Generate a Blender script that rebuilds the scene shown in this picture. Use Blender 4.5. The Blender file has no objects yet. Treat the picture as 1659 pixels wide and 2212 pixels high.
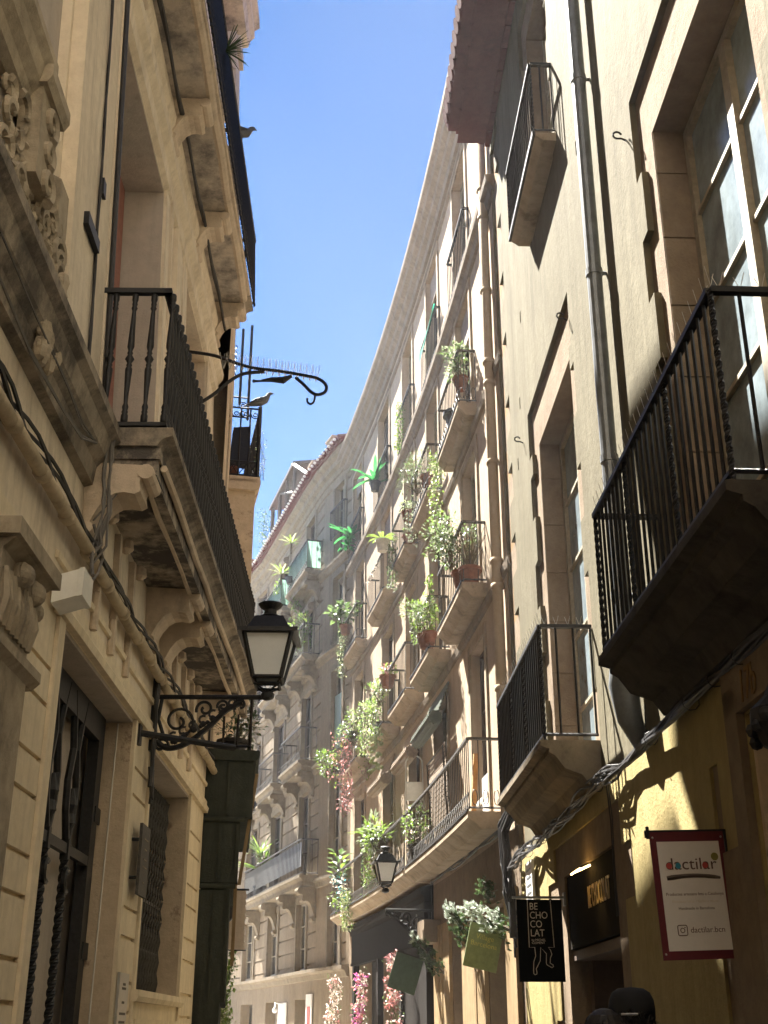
import bpy, bmesh, math, random
from mathutils import Vector, Matrix
V = Vector
rnd = random.Random(11)
SC = bpy.context.scene
COL = SC.collection
# ------------------------------------------------------------------ camera, sky, sun, exposure
cam_d = bpy.data.cameras.new('camera'); cam = bpy.data.objects.new('camera', cam_d); COL.objects.link(cam)
cam.location = (0, 0, 1.6)
cam.rotation_euler = (math.radians(90 + 23.3), 0, 0)
cam_d.sensor_fit = 'VERTICAL'; cam_d.sensor_height = 36; cam_d.lens = 2609 / 2212 * 36
cam_d.clip_start = 0.05; cam_d.clip_end = 500
SC.camera = cam
SUN_EL, SUN_AZ = math.radians(54.5), math.radians(31)      # azimuth: to the left of straight ahead
w = bpy.data.worlds.new('World'); SC.world = w; w.use_nodes = True
nt = w.node_tree; nt.nodes.clear()
sky = nt.nodes.new('ShaderNodeTexSky'); sky.sky_type = 'NISHITA'; sky.sun_disc = False
sky.sun_elevation = SUN_EL; sky.sun_rotation = -SUN_AZ
sky.air_density = 0.36; sky.dust_density = 0.0; sky.ozone_density = 3.2; sky.altitude = 1500
bg = nt.nodes.new('ShaderNodeBackground'); bg.inputs[1].default_value = 0.05
wo = nt.nodes.new('ShaderNodeOutputWorld')
tint = nt.nodes.new('ShaderNodeMix'); tint.data_type = 'RGBA'; tint.blend_type = 'MULTIPLY'; tint.inputs[0].default_value = 1; tint.inputs[7].default_value = (.80, .96, 1.0, 1)
nt.links.new(sky.outputs[0], tint.inputs[6]); nt.links.new(tint.outputs[2], bg.inputs[0]); nt.links.new(bg.outputs[0], wo.inputs[0])
sd = bpy.data.lights.new('sun', 'SUN'); sd.energy = 4.4; sd.angle = math.radians(0.5); sd.color = (1.0, 0.95, 0.86)
sun = bpy.data.objects.new('sun', sd); COL.objects.link(sun)
sdir = V((-math.sin(SUN_AZ) * math.cos(SUN_EL), math.cos(SUN_AZ) * math.cos(SUN_EL), math.sin(SUN_EL)))
sun.rotation_euler = sdir.to_track_quat('Z', 'Y').to_euler(); sun.location = sdir * 60
SC.view_settings.view_transform = 'Standard'; SC.view_settings.look = 'None'
SC.view_settings.exposure = 3.4; SC.view_settings.gamma = 1.0
SC.render.engine = 'CYCLES'; SC.cycles.use_denoising = True
SC.cycles.max_bounces = 12; SC.cycles.diffuse_bounces = 10; SC.cycles.transparent_max_bounces = 6
SC.cycles.sample_clamp_indirect = 10

# ------------------------------------------------------------------ materials
MATS = {}
def mat_base(name):
    m = bpy.data.materials.new(name); m.use_nodes = True; MATS[name] = m
    n = m.node_tree; b = n.nodes['Principled BSDF']; return m, n, b
def lk(n, a, b): n.links.new(a, b)
def noise(n, vec, scale, detail=4, rough=.6):
    t = n.nodes.new('ShaderNodeTexNoise'); t.inputs['Scale'].default_value = scale
    t.inputs['Detail'].default_value = detail; t.inputs['Roughness'].default_value = rough
    lk(n, vec, t.inputs['Vector']); return t.outputs['Fac']
def mapping(n, sc):
    tc = n.nodes.new('ShaderNodeTexCoord'); mp = n.nodes.new('ShaderNodeMapping')
    mp.inputs['Scale'].default_value = sc; lk(n, tc.outputs['Object'], mp.inputs['Vector']); return mp.outputs['Vector']
def ramp(n, fac, stops):
    r = n.nodes.new('ShaderNodeValToRGB'); e = r.color_ramp.elements
    while len(e) > len(stops): e.remove(e[-1])
    while len(e) < len(stops): e.new(.5)
    for i, (p, c) in enumerate(stops): e[i].position = p; e[i].color = (*c, 1)
    lk(n, fac, r.inputs['Fac']); return r.outputs['Color']
def mix(n, fac, a, b, mode='MIX'):
    x = n.nodes.new('ShaderNodeMix'); x.data_type = 'RGBA'; x.blend_type = mode
    for s, v in ((x.inputs[0], fac), (x.inputs[6], a), (x.inputs[7], b)):
        if hasattr(v, 'links'): lk(n, v, s)
        elif isinstance(v, tuple): s.default_value = (*v, 1)
        else: s.default_value = v
    return x.outputs[2]
def bump(n, b, h, strength, dist=.02):
    bp = n.nodes.new('ShaderNodeBump'); bp.inputs['Strength'].default_value = strength; bp.inputs['Distance'].default_value = dist
    lk(n, h, bp.inputs['Height']); lk(n, bp.outputs['Normal'], b.inputs['Normal'])
def ramp_f(n, fac, lo, hi, amt):
    r = n.nodes.new('ShaderNodeMapRange'); r.inputs['From Min'].default_value = lo; r.inputs['From Max'].default_value = hi; r.inputs['To Max'].default_value = amt; r.clamp = True
    lk(n, fac, r.inputs['Value']); return r.outputs['Result']
def plaster(name, c1, c2, stain=None, stain_amt=.5, streak=True, rough=.9, bmp=.35, stain_lo=.52, stain_hi=.68, fine=40):
    m, n, b = mat_base(name)
    v1 = mapping(n, (1.1, 1.1, .28 if streak else 1.0)); v2 = mapping(n, (1, 1, 1))
    f1 = noise(n, v1, 2.3, 6, .65)
    col = ramp(n, f1, [(.32, c1), (.68, c2)])
    f2 = noise(n, v2, 9, 5, .7)
    col = mix(n, .25, col, ramp(n, f2, [(.35, tuple(x * .72 for x in c1)), (.65, tuple(min(1, x * 1.15) for x in c2))]))
    if streak:
        fs = noise(n, mapping(n, (7, 7, .22)), 1.6, 5, .6); fp = noise(n, mapping(n, (.5, .5, .35)), 1.1, 3, .5)
        col = mix(n, ramp_f(n, fs, .50, .72, .34), col, tuple(x * .62 for x in c1)); col = mix(n, ramp_f(n, fp, .46, .60, .24), col, tuple(x * .74 for x in c1))
    if stain:
        v3 = mapping(n, (1.6, 1.6, .35 if streak else 1.3))
        f3 = noise(n, v3, 1.7, 8, .72)
        k = ramp(n, f3, [(stain_lo, (0, 0, 0)), (stain_hi, (stain_amt,) * 3)])
        sep = n.nodes.new('ShaderNodeSeparateColor'); lk(n, k, sep.inputs[0])
        col = mix(n, sep.outputs[0], col, stain)
    lk(n, col, b.inputs['Base Color']); b.inputs['Roughness'].default_value = rough
    b.inputs['Specular IOR Level'].default_value = .03
    f4 = noise(n, v2, fine, 6, .7)
    mx = n.nodes.new('ShaderNodeMath'); mx.operation = 'ADD'; lk(n, f4, mx.inputs[0]); lk(n, f2, mx.inputs[1])
    bump(n, b, mx.outputs[0], bmp)
    return m
def flat(name, c, rough=.6, metal=0, var=.25, scale=14, spec=.4, bmp=.1, emit=None):
    m, n, b = mat_base(name)
    v = mapping(n, (1, 1, 1)); f = noise(n, v, scale, 5, .7)
    lk(n, ramp(n, f, [(.3, tuple(x * (1 - var) for x in c)), (.7, tuple(min(1, x * (1 + var)) for x in c))]), b.inputs['Base Color'])
    b.inputs['Roughness'].default_value = rough; b.inputs['Metallic'].default_value = metal
    b.inputs['Specular IOR Level'].default_value = spec
    if bmp: bump(n, b, f, bmp, .01)
    if emit:
        b.inputs['Emission Color'].default_value = (*emit[0], 1); b.inputs['Emission Strength'].default_value = emit[1]
    return m
def leafmat(name, c1, c2, trans=.45):
    m, n, b = mat_base(name)
    v = mapping(n, (1, 1, 1)); f = noise(n, v, 11, 3, .6)
    g = n.nodes.new('ShaderNodeNewGeometry')
    mx = n.nodes.new('ShaderNodeMath'); mx.operation = 'ADD'; mx.inputs[1].default_value = 0
    lk(n, f, mx.inputs[0])
    col = ramp(n, mx.outputs[0], [(.35, c1), (.65, c2)])
    d = b; lk(n, col, d.inputs['Base Color']); d.inputs['Roughness'].default_value = .45
    t = n.nodes.new('ShaderNodeBsdfTranslucent'); lk(n, mix(n, .5, col, tuple(min(1, x * 2.2) for x in c2)), t.inputs[0])
    ms = n.nodes.new('ShaderNodeMixShader'); ms.inputs[0].default_value = trans
    lk(n, d.outputs[0], ms.inputs[1]); lk(n, t.outputs[0], ms.inputs[2])
    out = n.nodes['Material Output']; lk(n, ms.outputs[0], out.inputs['Surface'])
    return m
cream = plaster('cream_plaster', (.68, .585, .45), (.80, .71, .575), (.34, .285, .22), .5)
creamlow = plaster('smooth_cream_plaster', (.70, .605, .445), (.80, .70, .535), (.46, .38, .27), .4, bmp=.2)
soot = plaster('sooty_stone', (.20, .175, .148), (.42, .36, .285), (.07, .065, .062), .75, streak=False, stain_lo=.45, stain_hi=.6)
carved = plaster('weathered_carved_stone', (.25, .215, .17), (.48, .41, .31), (.08, .07, .06), .6, streak=False)
corbelm = plaster('corbel_stone', (.52, .43, .33), (.66, .56, .45), (.22, .185, .15), .55, streak=False)
jambm = plaster('patchy_stone', (.46, .375, .27), (.60, .495, .37), (.22, .15, .12), .75, streak=False, stain_lo=.56, stain_hi=.62)
greypanel = plaster('grey_paint', (.44, .395, .345), (.50, .44, .38), (.36, .32, .28), .3)
redwood = flat('faded_red_wood', (.30, .13, .10), .6)
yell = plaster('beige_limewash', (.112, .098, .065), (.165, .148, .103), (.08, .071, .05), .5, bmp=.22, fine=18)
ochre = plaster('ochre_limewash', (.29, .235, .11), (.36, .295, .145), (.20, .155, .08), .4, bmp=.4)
stone = plaster('pink_sandstone', (.17, .13, .092), (.235, .185, .135), (.13, .095, .063), .5, streak=False)
orangestone = plaster('orange_sandstone', (.21, .135, .068), (.27, .18, .095), (.15, .095, .052), .4, streak=False)
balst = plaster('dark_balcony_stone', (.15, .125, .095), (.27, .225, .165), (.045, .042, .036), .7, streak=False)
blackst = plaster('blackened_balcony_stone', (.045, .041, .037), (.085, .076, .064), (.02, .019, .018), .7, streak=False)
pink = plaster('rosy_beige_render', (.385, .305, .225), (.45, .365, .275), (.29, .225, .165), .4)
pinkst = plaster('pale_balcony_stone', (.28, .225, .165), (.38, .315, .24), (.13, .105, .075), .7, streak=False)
grey = plaster('grey_beige_render', (.21, .17, .125), (.28, .235, .18), (.36, .305, .24), .4)
greyst = plaster('grey_moulded_stone', (.19, .16, .122), (.255, .22, .17), (.10, .085, .066), .6, streak=False)
rooftile = plaster('terracotta_tile', (.095, .037, .040), (.15, .06, .058), (.06, .032, .035), .5, streak=False)
iron = flat('black_iron', (.022, .022, .024), .5, .3, .4, 30)
ironold = flat('weathered_iron', (.06, .056, .052), .6, .3, .5, 30)
greym = flat('grey_zinc', (.17, .185, .20), .45, .5, .25, 8)
glassw = flat('window_glass', (.19, .235, .26), .22, 0, .4, 2.6, .6, 0)
glassd = flat('dark_window_glass', (.028, .032, .036), .1, 0, .4, 2, .7, 0)
framew = flat('pale_window_wood', (.25, .215, .155), .6)
framed = flat('brown_window_wood', (.085, .06, .045), .6)
dark = flat('dark_interior', (.012, .012, .012), .9, 0, .3)
pipem = plaster('cement_conduit', (.46, .385, .275), (.58, .49, .36), (.20, .16, .12), .5)
cablem = flat('black_cable', (.035, .034, .036), .55)
cableg = flat('grey_cable', (.14, .13, .12), .6)
whitep = flat('white_plastic', (.66, .65, .60), .45, 0, .08)
milk = flat('milky_lamp_glass', (.74, .78, .82), .25, 0, .06, 3, .5, 0)
greenw = plaster('dark_green_wood', (.045, .052, .046), (.080, .088, .080), (.024, .028, .025), .6)
terra = flat('terracotta_pot', (.19, .085, .055), .85)
potdark = flat('dark_plastic_pot', (.05, .05, .05), .5)
whitepot = flat('whitewashed_pot', (.5, .47, .42), .7)
wood = plaster('worn_timber', (.25, .18, .105), (.38, .28, .165), (.12, .075, .04), .5, bmp=.3)
blindm = flat('green_blind', (.085, .10, .075), .7)
blindw = flat('weathered_wood_blind', (.26, .20, .145), .75)
greencl = leafmat('green_cloth', (.02, .17, .10), (.03, .26, .16), .35)
boardgreen = flat('olive_sign_board', (.17, .21, .10), .6)
boarddark = flat('dark_green_sign_board', (.045, .075, .055), .6)
blackb = flat('black_sign_board', (.008, .009, .010), .8, 0, .25, 14, .05)
signwhite = flat('white_sign_face', (.66, .64, .62), .5, 0, .04)
signred = flat('crimson_sign_border', (.11, .014, .022), .6, 0, .15)
ink = flat('sign_ink', (.10, .055, .045), .6)
lettergrey = flat('sign_outline', (.62, .57, .48), .6)
gold = flat('gold_letter', (.34, .24, .10), .5)
gold2 = flat('yellow_green_letter', (.42, .40, .12), .5)
teal = flat('blue_paint_dot', (.03, .22, .32), .5, 0, .05)
redd = flat('red_paint_dot', (.42, .06, .06), .5, 0, .05)
olived = flat('olive_paint_dot', (.22, .20, .05), .5, 0, .05)
brown = flat('brown_brush_stroke', (.09, .07, .055), .7)
alu = flat('aluminium', (.48, .48, .46), .35, .6, .1)
paving = plaster('stone_paving', (.36, .33, .28), (.46, .42, .36), None, streak=False)
skin = flat('skin', (.42, .24, .16), .6, 0, .08)
hairm = flat('dark_hair', (.014, .011, .009), .6, 0, .4, 60)
capm = flat('black_cap_cloth', (.010, .010, .011), .85)
coat = flat('dark_cloth', (.02, .02, .024), .9)
jean = flat('blue_denim', (.05, .07, .12), .9)
feather = flat('grey_feather', (.12, .125, .13), .7)
lampglow = flat('lit_lamp', (.9, .7, .3), .5, 0, 0, 5, .2, 0, ((1, .62, .2), 2.2))
L_green = leafmat('mid_green_leaf', (.03, .06, .018), (.085, .13, .04), .35)
L_bright = leafmat('fresh_green_leaf', (.05, .10, .015), (.12, .185, .03), .38)
L_vivid = leafmat('vivid_green_leaf', (.008, .075, .018), (.03, .17, .045), .4)
L_grey = leafmat('silver_green_leaf', (.075, .095, .055), (.16, .185, .115), .3)
L_dark = leafmat('dark_green_leaf', (.022, .045, .018), (.055, .09, .03), .3)
L_pale = leafmat('pale_variegated_leaf', (.15, .18, .075), (.27, .29, .16), .35)
L_red = leafmat('red_purple_leaf', (.12, .045, .055), (.22, .105, .10), .3)
L_pinkf = leafmat('pink_flower', (.34, .085, .10), (.50, .23, .21), .3)
L_white = leafmat('cream_flower', (.46, .34, .28), (.58, .48, .40), .3)
L_mag = leafmat('magenta_flower', (.36, .05, .20), (.50, .13, .30), .3)
L_sunlit = leafmat('sunlit_spruce_needle', (.25, .32, .22), (.50, .58, .45), .2)  # pale needles: sunlight on the branch tips put into the colour

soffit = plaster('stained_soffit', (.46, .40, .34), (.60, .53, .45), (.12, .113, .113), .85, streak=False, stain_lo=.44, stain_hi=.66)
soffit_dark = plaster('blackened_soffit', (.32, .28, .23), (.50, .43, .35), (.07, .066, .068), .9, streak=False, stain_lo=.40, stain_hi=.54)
# ------------------------------------------------------------------ facade frames: (s along the wall, n out into the street, z up)
class Facade:
    def __init__(self, pts, side, tilt=0, tz=4.6):
        self.p = pts; self.side = side; self.tilt = tilt; self.tz = tz; self.c = [0]
        for a, b in zip(pts, pts[1:]): self.c.append(self.c[-1] + math.hypot(b[0] - a[0], b[1] - a[1]))
    def seg(self, s):
        i = 0
        while i < len(self.p) - 2 and s > self.c[i + 1]: i += 1
        a, b = self.p[i], self.p[i + 1]; L = self.c[i + 1] - self.c[i]
        return a, (b[0] - a[0]) / L, (b[1] - a[1]) / L, s - self.c[i]
    def __call__(self, s, n, z):
        a, dx, dy, k = self.seg(s)
        n = n - self.tilt * max(0, z - self.tz)
        return V((a[0] + dx * k + dy * self.side * n, a[1] + dy * k - dx * self.side * n, z))
    def along(self, s): a, dx, dy, k = self.seg(s); return V((dx, dy, 0))
    def out(self, s): a, dx, dy, k = self.seg(s); return V((dy * self.side, -dx * self.side, 0))
def arc(p1, p2, p3, n):
    (ax, ay), (bx, by), (cx, cy) = p1, p2, p3
    d = 2 * (ax * (by - cy) + bx * (cy - ay) + cx * (ay - by))
    ux = ((ax*ax+ay*ay)*(by-cy) + (bx*bx+by*by)*(cy-ay) + (cx*cx+cy*cy)*(ay-by)) / d
    uy = ((ax*ax+ay*ay)*(cx-bx) + (bx*bx+by*by)*(ax-cx) + (cx*cx+cy*cy)*(bx-ax)) / d
    r = math.hypot(ax - ux, ay - uy); a0 = math.atan2(ay - uy, ax - ux); a1 = math.atan2(cy - uy, cx - ux)
    return [(ux + r * math.cos(a0 + (a1 - a0) * i / n), uy + r * math.sin(a0 + (a1 - a0) * i / n)) for i in range(n + 1)]
FR = Facade([(2.15, 0), (2.15 - .0387 * 40, 40)], -1)
FL = Facade([(-1.92, 0), (-1.92 - .014 * 40, 40)], 1, .038)
FC = Facade(arc((1.60, 15), (.86, 21.4), (-.86, 31), 16), -1)
FG = Facade([(-.92, 31.1), (-1.8, 33.2), (-4.1, 40.7), (-7.5, 49)], -1)
FM = Facade([(-2.13, 14.45), (-2.62, 18.6), (-4.4, 27), (-7.3, 36)], 1)
# ------------------------------------------------------------------ mesh builder
ORG = {}
class MB:
    def __init__(self): self.v = []; self.f = []; self.m = []
    def add(self, vs, fs, mi=0):
        o = len(self.v); self.v += [tuple(x) for x in vs]
        self.f += [tuple(i + o for i in f) for f in fs]; self.m += [mi] * len(fs)
    def quad(self, a, b, c, d, mi=0): self.add((a, b, c, d), ((0, 1, 2, 3),), mi)
    def hexa(self, c, mi=0):   # 8 corners: 0-3 bottom ring, 4-7 top ring
        self.add(c, ((0, 3, 2, 1), (4, 5, 6, 7), (0, 1, 5, 4), (1, 2, 6, 5), (2, 3, 7, 6), (3, 0, 4, 7)), mi)
    def box(self, F, s0, s1, n0, n1, z0, z1, mi=0, step=1.2):
        k = max(1, math.ceil(abs(s1 - s0) / step)) if len(F.p) > 2 else 1
        for i in range(k):
            a = s0 + (s1 - s0) * i / k; b = s0 + (s1 - s0) * (i + 1) / k
            self.hexa([F(a, n0, z0), F(b, n0, z0), F(b, n1, z0), F(a, n1, z0), F(a, n0, z1), F(b, n0, z1), F(b, n1, z1), F(a, n1, z1)], mi)
    def prof(self, F, s0, s1, pts, mi=0, step=1.2):   # a closed (n, z) outline swept along s, capped
        k = max(1, math.ceil(abs(s1 - s0) / step)) if len(F.p) > 2 else 1
        N = len(pts); vs = []
        for i in range(k + 1):
            s = s0 + (s1 - s0) * i / k; vs += [F(s, n, z) for n, z in pts]
        fs = [(i * N + j, i * N + (j + 1) % N, (i + 1) * N + (j + 1) % N, (i + 1) * N + j) for i in range(k) for j in range(N)]
        fs += [tuple(range(N)), tuple(k * N + j for j in reversed(range(N)))]
        self.add(vs, fs, mi)
    def tube(self, path, r, seg=6, mi=0, cap=True, twist=0):
        path = [V(p) for p in path]; N = len(path); rs = r if isinstance(r, (list, tuple)) else [r] * N
        t0 = (path[1] - path[0]).normalized(); up = V((0, 0, 1)) if abs(t0.z) < .9 else V((1, 0, 0))
        x = t0.cross(up).normalized(); vs = []
        for i, p in enumerate(path):
            t = (path[min(i + 1, N - 1)] - path[max(i - 1, 0)])
            t = t.normalized() if t.length > 1e-9 else t0
            x = (x - t * x.dot(t)); x = x.normalized() if x.length > 1e-6 else t.orthogonal().normalized()
            y = t.cross(x)
            for j in range(seg):
                a = 2 * math.pi * j / seg + twist * i
                vs.append(p + x * (rs[i] * math.cos(a)) + y * (rs[i] * math.sin(a)))
        fs = [(i * seg + j, i * seg + (j + 1) % seg, (i + 1) * seg + (j + 1) % seg, (i + 1) * seg + j) for i in range(N - 1) for j in range(seg)]
        if cap: fs += [tuple(reversed(range(seg))), tuple((N - 1) * seg + j for j in range(seg))]
        self.add(vs, fs, mi)
    def bar(self, a, b, t, mi=0): self.tube([a, b], t * .7071, 4, mi, True)
    def twist(self, a, b, r, turns=10, mi=0):
        a, b = V(a), V(b); N = int(turns * 6); self.tube([a.lerp(b, i / N) for i in range(N + 1)], r, 4, mi, True, 2 * math.pi / 12)
    def lathe(self, base, prof, seg=10, mi=0, axis=None):
        base = V(base); q = V((0, 0, 1)).rotation_difference(V(axis)) if axis else None; vs = []
        for r, z in prof:
            for j in range(seg):
                a = 2 * math.pi * j / seg; p = V((r * math.cos(a), r * math.sin(a), z)); vs.append(base + (q @ p if q else p))
        N = len(prof)
        fs = [(i * seg + j, i * seg + (j + 1) % seg, (i + 1) * seg + (j + 1) % seg, (i + 1) * seg + j) for i in range(N - 1) for j in range(seg)]
        fs += [tuple(reversed(range(seg))), tuple((N - 1) * seg + j for j in range(seg))]
        self.add(vs, fs, mi)
    def ball(self, c, r, mi=0, sx=1, sy=1, sz=1, seg=10, rings=7):
        c = V(c); pr = []
        for i in range(rings + 1):
            a = -math.pi / 2 + math.pi * i / rings; pr.append((max(.001, math.cos(a)), math.sin(a)))
        vs = [c + V((p[0] * r * sx * math.cos(2 * math.pi * j / seg), p[0] * r * sy * math.sin(2 * math.pi * j / seg), p[1] * r * sz)) for p in pr for j in range(seg)]
        fs = [(i * seg + j, i * seg + (j + 1) % seg, (i + 1) * seg + (j + 1) % seg, (i + 1) * seg + j) for i in range(rings) for j in range(seg)]
        self.add(vs, fs, mi)
    def leaf(self, p, d, up, L, W, mi=0, fold=.25):
        d = d.normalized(); side = d.cross(up); L *= .78; W *= .78
        side = side.normalized() if side.length > 1e-5 else d.orthogonal().normalized(); nn = side.cross(d)
        a = p; m1 = p + d * L * .45 + side * W * .5 + nn * W * fold; m2 = p + d * L * .45 - side * W * .5 + nn * W * fold
        mid = p + d * L * .5; tip = p + d * L - nn * L * .08
        self.add((a, m1, tip, m2, mid), ((0, 1, 4), (1, 2, 4), (2, 3, 4), (3, 0, 4)), mi)
    def blade(self, p, d, L, W, droop=.5, mi=0, n=6):    # a long arching leaf
        d = d.normalized(); side = d.cross(V((0, 0, 1))); side = side.normalized() if side.length > 1e-4 else V((1, 0, 0))
        vs = []; q = V(p); dd = V(d)
        for i in range(n + 1):
            t = i / n; w = W * (.35 + 1.3 * t) * (1 - t) ** .6 * .9 + .002
            vs += [q + side * w, q - side * w]; q = q + dd * (L / n); dd = (dd + V((0, 0, -droop / n))).normalized()
        self.add(vs, [(2 * i, 2 * i + 1, 2 * i + 3, 2 * i + 2) for i in range(n)], mi)
    def build(self, name, mats, parent=None, smooth=False, org=None):
        me = bpy.data.meshes.new(name)
        o = ORG.get(parent.name, V((0, 0, 0))) if parent else (V(org) if org is not None else V((0, 0, 0)))
        me.from_pydata([(x - o.x, y - o.y, z - o.z) for x, y, z in self.v], [], self.f)
        for m in (mats if isinstance(mats, (list, tuple)) else [mats]): me.materials.append(m)
        me.polygons.foreach_set('material_index', self.m)
        if smooth: me.polygons.foreach_set('use_smooth', [True] * len(self.f))
        me.update()
        ob = bpy.data.objects.new(name, me); COL.objects.link(ob)
        if parent: ob.parent = parent
        else: ob.location = o
        ORG[ob.name] = o
        return ob
def tag(o, label=None, cat=None, group=None, kind=None):
    if label: o['label'] = label
    if cat: o['category'] = cat
    if group: o['group'] = group
    if kind: o['kind'] = kind
    return o
def thing(name, loc, label, cat, group=None):
    e = bpy.data.objects.new(name, None); COL.objects.link(e); e.location = loc; e.empty_display_size = .1
    ORG[e.name] = V(loc); return tag(e, label, cat, group)
def one(mb, name, mats, org, label, cat, group=None, smooth=False):
    return tag(mb.build(name, mats, None, smooth, org), label, cat, group)
# wall as a relief: rects (s0, s1, z0, z1, depth, material index or None for an opening); later rects win
def wall(F, s0, s1, z0, z1, rects, mb=None, step=1.2):
    mb = mb or MB(); q = lambda x: round(x, 4)
    S = {q(s0), q(s1)}; Z = {q(z0), q(z1)}
    for r in rects:
        for s in r[:2]:
            if s0 < s < s1: S.add(q(s))
        for z in r[2:4]:
            if z0 < z < z1: Z.add(q(z))
    if F.tilt and z0 < F.tz < z1: Z.add(F.tz)
    S = sorted(S); Z = sorted(Z)
    if len(F.p) > 2:
        T = []
        for a, b in zip(S, S[1:]):
            k = max(1, math.ceil((b - a) / step)); T += [a + (b - a) * i / k for i in range(k)]
        S = T + [S[-1]]
    D = {}
    for i in range(len(S) - 1):
        sm = (S[i] + S[i + 1]) / 2
        rr = [r for r in rects if r[0] < sm < r[1]]
        for j in range(len(Z) - 1):
            zm = (Z[j] + Z[j + 1]) / 2; d = (0, 0)
            for r in rr:
                if r[2] < zm < r[3]: d = (r[4], r[5])
            D[i, j] = d
    for (i, j), (d, m) in D.items():
        a, b, c, e = S[i], S[i + 1], Z[j], Z[j + 1]
        if m is not None: mb.quad(F(a, -d, c), F(b, -d, c), F(b, -d, e), F(a, -d, e), m)
        for (di, dj) in ((1, 0), (0, 1)):
            o = D.get((i + di, j + dj))
            if o is None or abs(o[0] - d) < 1e-6: continue
            mm = (m if d < o[0] else o[1]) or 0
            if di: mb.quad(F(b, -d, c), F(b, -o[0], c), F(b, -o[0], e), F(b, -d, e), mm)
            else: mb.quad(F(a, -d, e), F(b, -d, e), F(b, -o[0], e), F(a, -o[0], e), mm)
    return mb
def steps(s0, s1, za, zb, wide, h=.42, depth=.05, mi=1, both=True, phase=0):   # toothed stone border each side of an opening
    out = []; z = za; k = phase
    while z < zb - .02:
        e = wide if k % 2 else wide * .55
        if both: out.append((s0 - e, s1 + e, z, min(z + h, zb), depth, mi))
        else: out.append((s0 - e, s1, z, min(z + h, zb), depth, mi))
        z += h; k += 1
    return out
def window(F, parent, s0, s1, z0, z1, depth, fm, gm, rows=4, mull=True, fw=.05, name='window'):
    mb = MB(); d0, d1 = -depth - .06, -depth
    for a, b in ((s0, s0 + fw), (s1 - fw, s1)): mb.box(F, a, b, d0, d1, z0, z1)
    mb.box(F, s0 + fw, s1 - fw, d0, d1, z1 - fw, z1); mb.box(F, s0 + fw, s1 - fw, d0, d1, z0, z0 + fw * 1.6)
    c = (s0 + s1) / 2
    if mull: mb.box(F, c - fw * .8, c + fw * .8, d0, d1 + .008, z0 + fw * 1.6, z1 - fw)
    for i in range(1, rows):
        z = z0 + (z1 - z0) * i / rows
        if mull: mb.box(F, s0 + fw, c - fw * .8, d0, d1 - .012, z - .016, z + .016); mb.box(F, c + fw * .8, s1 - fw, d0, d1 - .012, z - .016, z + .016)
        else: mb.box(F, s0 + fw, s1 - fw, d0, d1 - .012, z - .016, z + .016)
    w = mb.build(name, fm, parent)
    p = MB(); p.quad(F(s0, d0 + .02, z0), F(s1, d0 + .02, z0), F(s1, d0 + .02, z1), F(s0, d0 + .02, z1))
    p.build('pane', gm, w)
    return w
def railing(F, parent, s0, s1, n1, z0, h, sp=.115, t=.016, mat=None, twist_at=(), ends=True, name='railing', n0=0, loops=False, lattice=False, midrail=None, endbars=None, tr=.017):
    mb = MB(); n = n1; zt = z0 + h; zb = z0 + .05
    k = max(2, round((s1 - s0) / sp))
    mb.box(F, s0, s1, n - .022, n + .022, zt - tr, zt + tr); mb.box(F, s0, s1, n - .012, n + .012, zb - .01, zb + .01)
    tw = {round((a - s0) / (s1 - s0) * k) for a in twist_at}
    for i in range(k + 1):
        s = s0 + (s1 - s0) * i / k
        if i in tw: mb.twist(F(s, n, z0), F(s, n, zt), t * 1.15, 9)
        else: mb.bar(F(s, n, zb), F(s, n, zt), t)
    if ends:
        for s in (s0, s1):
            mb.hexa([F(s - .02, n0, zt - tr), F(s + .02, n0, zt - tr), F(s + .02, n, zt - tr), F(s - .02, n, zt - tr), F(s - .02, n0, zt + tr), F(s + .02, n0, zt + tr), F(s + .02, n, zt + tr), F(s - .02, n, zt + tr)])
            mb.bar(F(s, n0, zb), F(s, n, zb), .02)
            kk = endbars or max(1, round((n - n0) / sp))
            for i in range(kk):
                nn = n0 + (n - n0) * (i + .0) / kk + .012; mb.bar(F(s, nn, zb), F(s, nn, zt), t)
            if loops:
                for i in range(kk):
                    nn = n0 + (n - n0) * (i + .5) / kk
                    mb.tube([F(s, nn + .035 * math.cos(a), zb + .13 + .1 * math.sin(a)) for a in [j * math.pi / 6 for j in range(13)]], .006, 4, 0, False)
    if midrail: mb.box(F, s0, s1, n - .008, n + .008, z0 + midrail - .008, z0 + midrail + .008)
    if loops or lattice:
        zz = z0 + .24; mb.box(F, s0, s1, n - .008, n + .008, zz - .006, zz + .006)
        i = 0; s = s0
        while s < s1 - .12:
            mb.tube([F(s, n + .008, zb), F(s + .15, n + .008, zz)], .0045, 4, 0, False); mb.tube([F(s + .15, n + .008, zb), F(s, n + .008, zz)], .0045, 4, 0, False); s += .15
    return mb.build(name, mat or iron, parent)
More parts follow.
